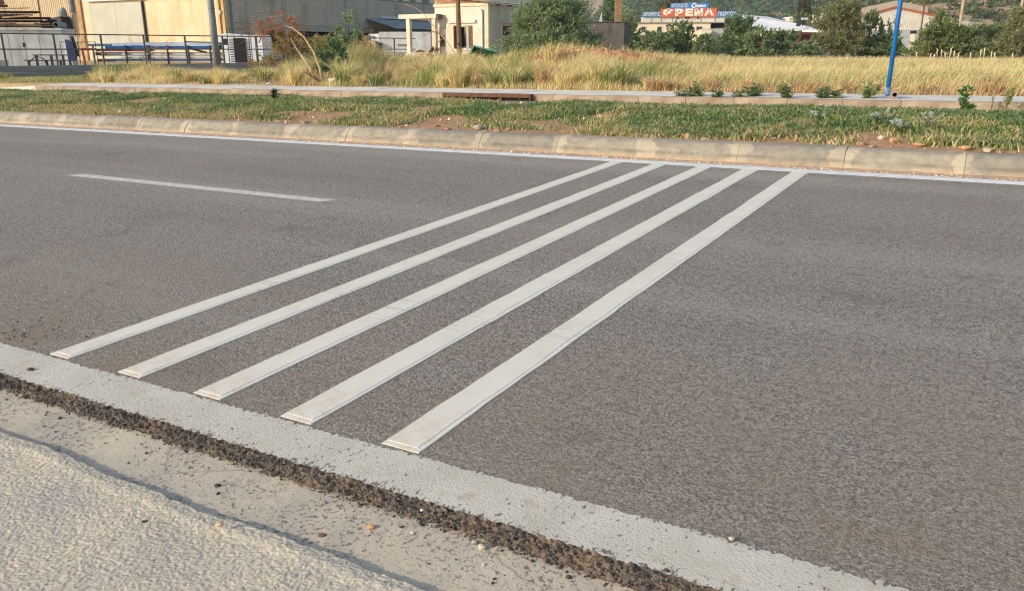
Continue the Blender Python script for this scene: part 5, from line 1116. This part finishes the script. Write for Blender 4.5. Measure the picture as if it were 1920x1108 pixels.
# poles beyond the field
PW = simple('pale_pole', S(190, 172, 144), S(160, 142, 116), scale=2, rough=.9)
for px, pyb, Yp, rad, hh, mt, lab in ((1797, 46, 105, .17, 11, PW, 'pale concrete pole above the wide green bushes'), (1908, 40, 95, .18, 11, PW, 'pale concrete pole near the right edge behind the tree'), (1727.5, 32, 120, .1, 9, RUST, 'thin rust brown pole right of the grey hall'), (1806, 45, 100, .07, 1.3, WOODP, 'short thin wooden post right of the pale pole'), (1127, 20, 190, .08, 2.5, GALV, 'tiny pole right of the dark pine')):
    t = thing('utility_pole', lab, 'pole', tuple(at(px, pyb + 20, Yp)), group='poles beyond the field'); B().tube([(0, 0, -3), (.0, 0, hh * .5), (0, 0, hh)], [rad * 1.1, rad, rad * .7], 8).build('shaft', mt, t)
fwp = at(1770, 36, 140); fw = thing('long_low_shed', 'low grey wall of a shed behind the bushes right of the halls', 'building', tuple(fwp)); k = 140 / 1579
B().box(-35 * k, 14 * k, 0, 3, -4, .55).build('wall', simple('shed_wall', S(168, 162, 146), rough=.9), fw); B().box(-36 * k, 15 * k, -.3, 3.2, .552, .8).build('roof', GALV, fw)
fw = thing('long_low_shed', 'low pale building end with grey roof left of the right edge tree', 'building', tuple(at(1838, 44, 130))); k = 130 / 1579
B().box(-22 * k, 4 * k, 0, 3, -4, .4).build('wall', simple('shed_wall_pale', S(186, 180, 160), rough=.9), fw); B().box(-23 * k, 5 * k, -.3, 3.2, .402, .62).build('roof', GALV, fw)

# ================================================================== SMALL PLANTS AND STONES ON THE VERGE
def weed(name, label, cat, px, py, hpx, wpx, seed, cols, n=90, leaf=.07, v=14.5, flowers=None, narrow=.34, group=None, up=.2):
    r = np.random.default_rng(seed); b_ = None
    rr_ = ray(px, py); w0 = .25; t_ = None
    num = -CAM_H + (0); # intersect with verge surface near v
    A = np.array([rr_[0], rr_[1], rr_[2]]); tt_ = 0
    for it in range(30):                     # walk the sight line to the verge surface
        p = np.array([0, 0, CAM_H]) + A * (8 + it * .0); break
    lo_, hi_ = 5.0, 40.0
    f = lambda t: (lambda p: (p @ NRM) - float(np.where((p @ E2) < 14.25, VG(np.array([p @ E1]), np.array([p @ E2]))[0], .15)))(np.array([0, 0, CAM_H]) + A * t)
    for it in range(50):
        m_ = (lo_ + hi_) / 2
        if f(m_) > 0: lo_ = m_
        else: hi_ = m_
    base = np.array([0, 0, CAM_H]) + A * lo_; k = base[1] / 1510; h, wd = hpx * k * 1.3, wpx * k / 1.55
    t = thing(name, label, cat, tuple(base), group=group); b = B(); ns = max(3, n // 18); tips = []
    for i in range(ns):
        a = r.random() * 6.28; q = np.array([math.cos(a) * wd * .75 * r.random(), math.sin(a) * wd * .6 * r.random(), h * (.55 + .4 * r.random())]); tips.append(q)
        b.tube([(0, 0, -.02), tuple(q * [.4, .4, .55]), tuple(q)], [.006, .005, .003], 4)
    b.build('stem', simple('weed_stem', S(120, 124, 74), rough=.8) if 'weed_stem' not in bpy.data.materials else bpy.data.materials['weed_stem'], t)
    ti = np.array(tips); kk = r.integers(0, ns, n); fr = .3 + .7 * r.random(n); C = ti[kk] * np.stack([fr, fr, fr ** .9], -1)
    an = r.random(n) * 6.28; D = unit(np.stack([np.cos(an), np.sin(an), up + .5 * r.standard_normal(n) * .6], -1)); Lg = leaf * (.6 + .8 * r.random(n))
    V, Q = leafquads(C, D, Lg, Lg * narrow, np.tile([0, 0, 1.], (n, 1)) + .4 * r.standard_normal((n, 3))); V[:, 2] = np.maximum(V[:, 2], .0)
    mesh_np('leaves', V, Q, None, MA['leaf'], np.repeat(pal(r.integers(0, len(cols), n), cols, .2), 4, 0), parent=t)
    if flowers:
        fc, fn_, fs_ = flowers; kk = r.integers(0, ns, fn_ * 5); C = np.repeat(ti[r.integers(0, ns, fn_)] * (.9 + .25 * r.random((fn_, 1))), 5, 0); an = np.tile(np.arange(5) * 1.2566, fn_)
        D = unit(np.stack([np.cos(an), np.sin(an), .5 + 0 * an], -1)); V, Q = leafquads(C, D, np.full(len(C), fs_), np.full(len(C), fs_ * .8), np.tile([0, 0, 1.], (len(C), 1))); fo_ = mesh_np('flowers', V, Q, None, MA['leaf'], np.repeat(pal(np.zeros(len(C), int), [fc], .08), 4, 0), parent=t); fo_['kind'] = 'stuff'
    return t
WG = [(122, 144, 98), (146, 162, 114), (104, 126, 84), (168, 174, 126)]
for i, (px, py, h, w_, lab) in enumerate([(1275, 194, 20, 26, 'small drooping grey-green weed, leftmost of the plant row at the service road'), (1303, 194, 28, 40, 'taller drooping weed, second from the left in the plant row'), (1342, 196, 24, 26, 'compact leafy weed between the drooping pair and the gap in the row'), (1386, 196, 22, 30, 'pale drooping weed standing left of the spreading dark one'), (1416, 194, 28, 46, 'spreading dark green weed in the middle of the plant row'), (1474, 198, 32, 48, 'silvery green weed with big leaves right of the spreading dark one'), (1541, 198, 28, 42, 'upright olive weed midway between the silvery weed and the blue pole'), (1566, 198, 20, 20, 'thin small weed just left of the big bushy clump')]):
    weed('roadside_weed', lab, 'plant', px, py, h, w_, 100 + i, WG, n=240 if w_ > 30 else 130, leaf=.14, narrow=.26, group='weeds along the service road')
weed('roadside_weed', 'large bushy green weed clump at the foot of the blue pole', 'plant', 1626, 199, 38, 62, 120, WG, n=330, leaf=.09)
weed('roadside_weed', 'tall fresh green weed with upright leafy tip right of the blue pole', 'plant', 1803, 215, 46, 26, 121, [(84, 128, 56), (104, 146, 66), (70, 110, 52)], n=110, leaf=.09, up=.7)
weed('roadside_weed', 'low tuft of bright green leaves at the foot of the tall fresh weed', 'plant', 1808, 217, 22, 52, 122, [(84, 128, 56), (112, 150, 70), (70, 110, 52)], n=120, leaf=.09, up=.5)
weed('flowering_weed', 'green weed with yellow flowers near the right edge of the verge', 'plant', 1883, 212, 48, 44, 123, [(110, 140, 70), (130, 150, 84)], n=90, leaf=.07, flowers=((240, 226, 90), 9, .035), up=.6)
weed('flowering_weed', 'thin stem with pale yellow flowers left of the bushier yellow one', 'plant', 1858, 210, 44, 14, 124, [(120, 140, 80)], n=20, leaf=.05, flowers=((244, 234, 130), 5, .034), up=.6)
weed('roadside_weed', 'small dark green round weed by the far kerb on the left', 'plant', 515, 190, 18, 24, 125, [(60, 78, 56), (76, 92, 66)], n=110, leaf=.10)
WF = ((232, 234, 226), 34, .040)
for i, (px, py, h, w_, lab) in enumerate([(1530, 245, 36, 62, 'grey-green weed with many white flowers left of the blue pole line'), (1650, 240, 24, 44, 'white flowering weed clump in the middle of the right verge'), (1738, 250, 26, 56, 'white flowering weed clump right of the middle, near bare soil'), (1688, 254, 20, 40, 'low white flowering weed clump between the two larger ones')]):
    weed('flowering_weed', lab, 'plant', px, py, h, w_, 140 + i, [(112, 126, 94), (96, 112, 78), (134, 142, 110)], n=150, leaf=.045, flowers=WF, group='white flowering weeds on the verge')
def rock(label, px, py, wpx, hpx, colr, seed, name='rock', cat='rock'):
    A = ray(px, py); lo_, hi_ = 5.0, 40.0
    for it in range(50):
        m_ = (lo_ + hi_) / 2; p = np.array([0, 0, CAM_H]) + A * m_
        if p @ NRM - float(VG(np.array([p @ E1]), np.array([p @ E2]))[0]) > 0: lo_ = m_
        else: hi_ = m_
    base = np.array([0, 0, CAM_H]) + A * lo_; k = base[1] / 1510; r = np.random.default_rng(seed); bm = bmesh.new(); bmesh.ops.create_icosphere(bm, subdivisions=2, radius=1)
    for v in bm.verts:
        q = .5 + 1.0 * float(fbm(np.array([v.co.x * 1.3 + seed]), np.array([v.co.y * 1.3]), np.array([v.co.z * 1.3]), oct=2)[0]); v.co = (v.co.x * q * wpx * k * .42, v.co.y * q * wpx * k * .34, (v.co.z * q * .5 + .34) * hpx * k * .9)
    me = bpy.data.meshes.new(name); bm.to_mesh(me); bm.free(); me.materials.append(colr); o = bpy.data.objects.new(name, me); COL.objects.link(o); o.location = tuple(base); tagk(o, label, cat); return o
RKW = simple('pale_rock', S(196, 184, 164), S(168, 154, 134), scale=14, rough=.95, bump=.4, bscale=50); RKB = simple('buff_rock', S(196, 154, 112), S(170, 126, 88), scale=14, rough=.95, bump=.4, bscale=50)
rock('pale angular rock behind the kerb at the left of the verge', 228, 215, 16, 12, RKW, 1); rock('broken orange brick piece behind the kerb near the middle', 840, 245, 15, 7, simple('brick_piece', S(204, 138, 98), rough=.95), 2, 'brick_piece', 'brick')
rock('grey-buff rock just right of the orange brick piece', 895, 243, 22, 11, RKW, 3); rock('pale flat stone amid bare soil left in the verge', 380, 192, 15, 5, RKW, 4); rock('rounded buff rock behind the kerb under the white flowers', 1676, 267, 18, 12, RKB, 5)
rock('white stone behind the kerb left of the rounded buff rock', 1521, 254, 10, 10, RKW, 6); rock('white flat stone on bare soil at right of the kerb joint', 1484, 255, 18, 6, RKW, 7); rock('orange earthy rock in the bare soil patch at the far right', 1812, 281, 22, 13, RKB, 8); rock('buff flat rock right of the rounded buff rock', 1722, 274, 26, 9, RKB, 9); rock('buff rock upslope behind the white flowers', 1608, 240, 18, 9, RKB, 10); rock('pale stone cut by the right edge of the verge', 1916, 268, 14, 10, RKW, 11)
def onplane(px, py, w_):
    A = ray(px, py); t_ = (w_ - CAM_H * NRM[2] + 0) / (A @ NRM); return np.array([0, 0, CAM_H]) + A * t_
def pebble(label, px, py, r_, colr, w_, seed, name='pebble', fl=.7):
    bm = bmesh.new(); bmesh.ops.create_icosphere(bm, subdivisions=2, radius=1)
    for v in bm.verts: q = .7 + .6 * float(fbm(np.array([v.co.x * 1.5 + seed]), np.array([v.co.y * 1.5]), np.array([v.co.z * 1.5]), oct=2)[0]); v.co = (v.co.x * q * r_ * 1.2, v.co.y * q * r_ * .8, v.co.z * q * r_ * fl + r_ * fl * .7)
    me = bpy.data.meshes.new(name); bm.to_mesh(me); bm.free(); me.materials.append(colr); o = bpy.data.objects.new(name, me); COL.objects.link(o); o.location = tuple(onplane(px, py, w_)); tagk(o, label, 'stone'); return o
DKS = simple('dark_pebble', S(84, 74, 64), S(64, 58, 52), scale=40, rough=.9)
pebble('small white pebble lodged in the crumbled asphalt edge', 791, 957, .006, simple('white_pebble', S(225, 220, 210), rough=.8), -.015, 1); pebble('dark pebble lying on the painted edge line at the bottom', 1250, 1071, .008, DKS, .006, 2); pebble('dark pebble on the gutter below the asphalt edge', 1066, 1083, .009, DKS, -.05, 3)
pebble('brown leaf-like chip at the pavement edge in the gutter', 604, 1004, .013, simple('brown_chip', S(134, 94, 66), rough=.9), -.05, 4, 'dry_leaf', .3); pebble('buff stone in the gutter near the middle crack', 697, 990, .012, RKB, -.05, 5); pebble('pale angular stone in the gutter against the asphalt edge', 905, 1028, .013, RKW, -.05, 6); pebble('small pale stone beside the pale angular one', 890, 1018, .009, RKW, -.05, 7)
pebble('dark flat chip on the pavement screed at lower left', 271, 978, .010, DKS, .0, 8, 'pebble', .35); pebble('dark chip on the painted line near the left end', 57, 693, .016, DKS, .006, 9, 'pebble', .4); pebble('white chip at the inner edge of the painted line, bottom right', 1372, 1011, .009, RKW, .006, 10); pebble('pale clod on the pavement screed left of the middle', 412, 986, .012, simple('screed_clod', S(214, 186, 142), rough=.95), .0, 11); pebble('dark clod in the gutter beside the asphalt edge at left', 408, 912, .011, DKS, -.05, 12)

# ================================================================== HILLS
def hill_z(az, r):                           # az in degrees right of the view axis
    def sm(x, a, b): t = np.clip((x - a) / (b - a), 0, 1); return t * t * (3 - 2 * t)
    n = fbm(az * .12 + 5, r * .006, oct=4, seed=90) - .5
    near = sm(az, 17, 27)                    # brown scrubby slope close by on the right
    mid = sm(az, 3, 9) * (1 - sm(az, 30, 44))
    z = np.maximum(0, r - (215 + 25 * n)) * .27 * near
    z = np.maximum(z, np.maximum(0, r - (370 + 80 * n)) * .20 * mid)
    z = np.maximum(z, np.maximum(0, r - (900 + 250 * n)) * .24)
    return .2 + z * (.85 + .3 * n) + np.clip((r - 230) / 200, 0, 1) * 3 * n
azs = np.linspace(-62, 62, 420); rs = np.concatenate([np.linspace(205, 520, 110), np.linspace(530, 1900, 60)])
A_, R_ = np.meshgrid(azs, rs, indexing='ij'); Zh_ = hill_z(A_, R_); Xh = R_ * np.sin(np.radians(A_)); Yh_ = R_ * np.cos(np.radians(A_))
Zh_ = np.where(R_ < 212, -3, Zh_) + np.clip((R_ - 400) / 500, 0, 1) * 10 * (fbm(Xh * .012, Yh_ * .012, oct=4, seed=95) - .5)
ht = NT('hill_ground'); big = ht.noise(.012, 6); fin = ht.noise(.22, 5, rough=.7); cells = ht.vor(.16)
c = ht.mix(ht.rng(fin, .40, .56), S(84, 104, 66), S(124, 130, 88)); c = ht.mix(ht.rng(cells, .12, .5), S(66, 86, 52), c); c = ht.mix(ht.math('MULTIPLY', ht.rng(ht.sep()[0], 70, 110), ht.rng(ht.noise(.3, 5), .3, .5)), c, S(170, 146, 116))
c = ht.mix(ht.math('MULTIPLY', ht.rng(ht.noise(.09, 6, rough=.7), .55, .66), ht.rng(big, .38, .6)), c, S(168, 142, 112)); ht.col(c); ht.rough(1); ht.bump(ht.math('ADD', cells, fin), 1.0, 2.5)
n, m = A_.shape; i, j = np.meshgrid(np.arange(n - 1), np.arange(m - 1), indexing='ij'); a = (i * m + j).ravel()
o = mesh_np('hills', np.stack([Xh, Yh_, Zh_], -1).reshape(-1, 3), np.stack([a, a + m, a + m + 1, a + 1], -1), None, ht.m, None, True); o['kind'] = 'structure'
def scrub(name, N, az0, az1, r0, r1, sz, cols, leaves, seed, dens):
    r = np.random.default_rng(seed); az = r.uniform(az0, az1, N); rr = r0 + (r1 - r0) * r.random(N) ** 1.0
    X = rr * np.sin(np.radians(az)); Y = rr * np.cos(np.radians(az)); k = (fbm(X * .03, Y * .03, oct=3, seed=97) + .2 * r.standard_normal(N) > dens) & (hill_z(az, rr) > 1.2)
    X, Y, az, rr = X[k], Y[k], az[k], rr[k]; N = len(X); Z = hill_z(az, rr) + np.clip((rr - 400) / 500, 0, 1) * 10 * (fbm(X * .012, Y * .012, oct=4, seed=95) - .5)
    s = sz * (.5 + r.random(N)); C = np.repeat(np.stack([X, Y, Z], -1), leaves, 0); ss = np.repeat(s, leaves); d = unit(r.standard_normal((N * leaves, 3))); d[:, 2] = np.abs(d[:, 2])
    C = C + d * (ss * (.3 + .6 * r.random(N * leaves)))[:, None] * [1, 1, .75]; D = unit(d + .8 * r.standard_normal(d.shape)); V, Q = leafquads(C, D, ss * .55, ss * .42)
    t = pal(r.integers(0, len(cols), N), cols, .2); t = np.repeat(t, leaves, 0) * (.8 + .4 * r.random((N * leaves, 1)))
    o = mesh_np(name, V, Q, None, MA['leaf'], np.repeat(t, 4, 0)); o['kind'] = 'stuff'; return o
SCR = [(102, 114, 74), (120, 128, 84), (88, 102, 64), (136, 134, 92)]
scrub('hill_scrub', 3600, 22, 40, 216, 420, 1.7, SCR, 34, 5, .44); scrub('hill_scrub', 6500, 1, 36, 330, 760, 3.2, [(88, 112, 68), (104, 126, 76), (78, 100, 62), (118, 130, 84)], 22, 6, .40)

# pale dried flower spikes standing in front of the field trees
SPL = ['first pale dry flower spike from the left, just right of the blue pole', 'short pale spike, second from the left in the straw', 'stubby pale spike touching the taller one at its right', 'tall curved pale spike, fourth from the left', 'bent pale spike between the two tall left ones', 'thin upright pale spike, sixth from the left',
 'tallest pale spike of the left cluster of dry spikes', 'pale spike just right of the tallest left one', 'last pale spike at the right of the left cluster', 'lone short pale spike in the gap between the clusters', 'pale spike left of the tallest right cluster one', 'tallest pale spike of the right cluster of dry spikes', 'pale leaning spike just right of the tallest right one', 'last pale spike at the right of the right cluster', 'single pale spike nearest the right edge of the view']
SPK = simple('pale_dry_stalk', S(226, 210, 178), S(206, 186, 150), rough=.9); rr = random.Random(41); first = None
for px, hp in ((1721, 9), (1746, 6), (1753, 5), (1759, 15), (1767, 13), (1775, 9), (1783, 17), (1791, 11), (1798, 8), (1822, 8), (1840, 13), (1847, 16), (1861, 9), (1868, 8), (1901, 7)):
    Y = 50 + rr.uniform(-1.5, 1.5); X = (px - 960) / 1579 * Y; zb = float(G(np.array(X), np.array(Y))); zt = CAM_H + (93 - 106 + hp) / 1579 * Y; h = zt - zb
    t = thing('dry_flower_spike', SPL.pop(0), 'flower spike', (X, Y, zb), group='dry flower spikes in the straw field')
    k = rr.choice((-1, 1)) * rr.uniform(.02, .16)
    B().tube([(0, 0, -.1), (0, 0, h * .5), (k * .3, 0, h * .7), (k * .1, 0, h * .88), (k, 0, h)], [.012, .016, .032, .036, .014], 6).build('stalk', SPK, t)
# pale air between here and the hills
hz = NT('haze'); hz.t.nodes.remove(hz.b); pv = hz.n('ShaderNodeVolumePrincipled'); pv.inputs['Color'].default_value = (.80, .88, 1, 1); pv.inputs['Density'].default_value = .00034; pv.inputs['Anisotropy'].default_value = .2
hz.l(pv.outputs[0], hz.out.inputs['Volume'])
o = B().box(-1950, 1950, -320, 1950, -6, 460).build('haze', hz.m); o['kind'] = 'stuff'
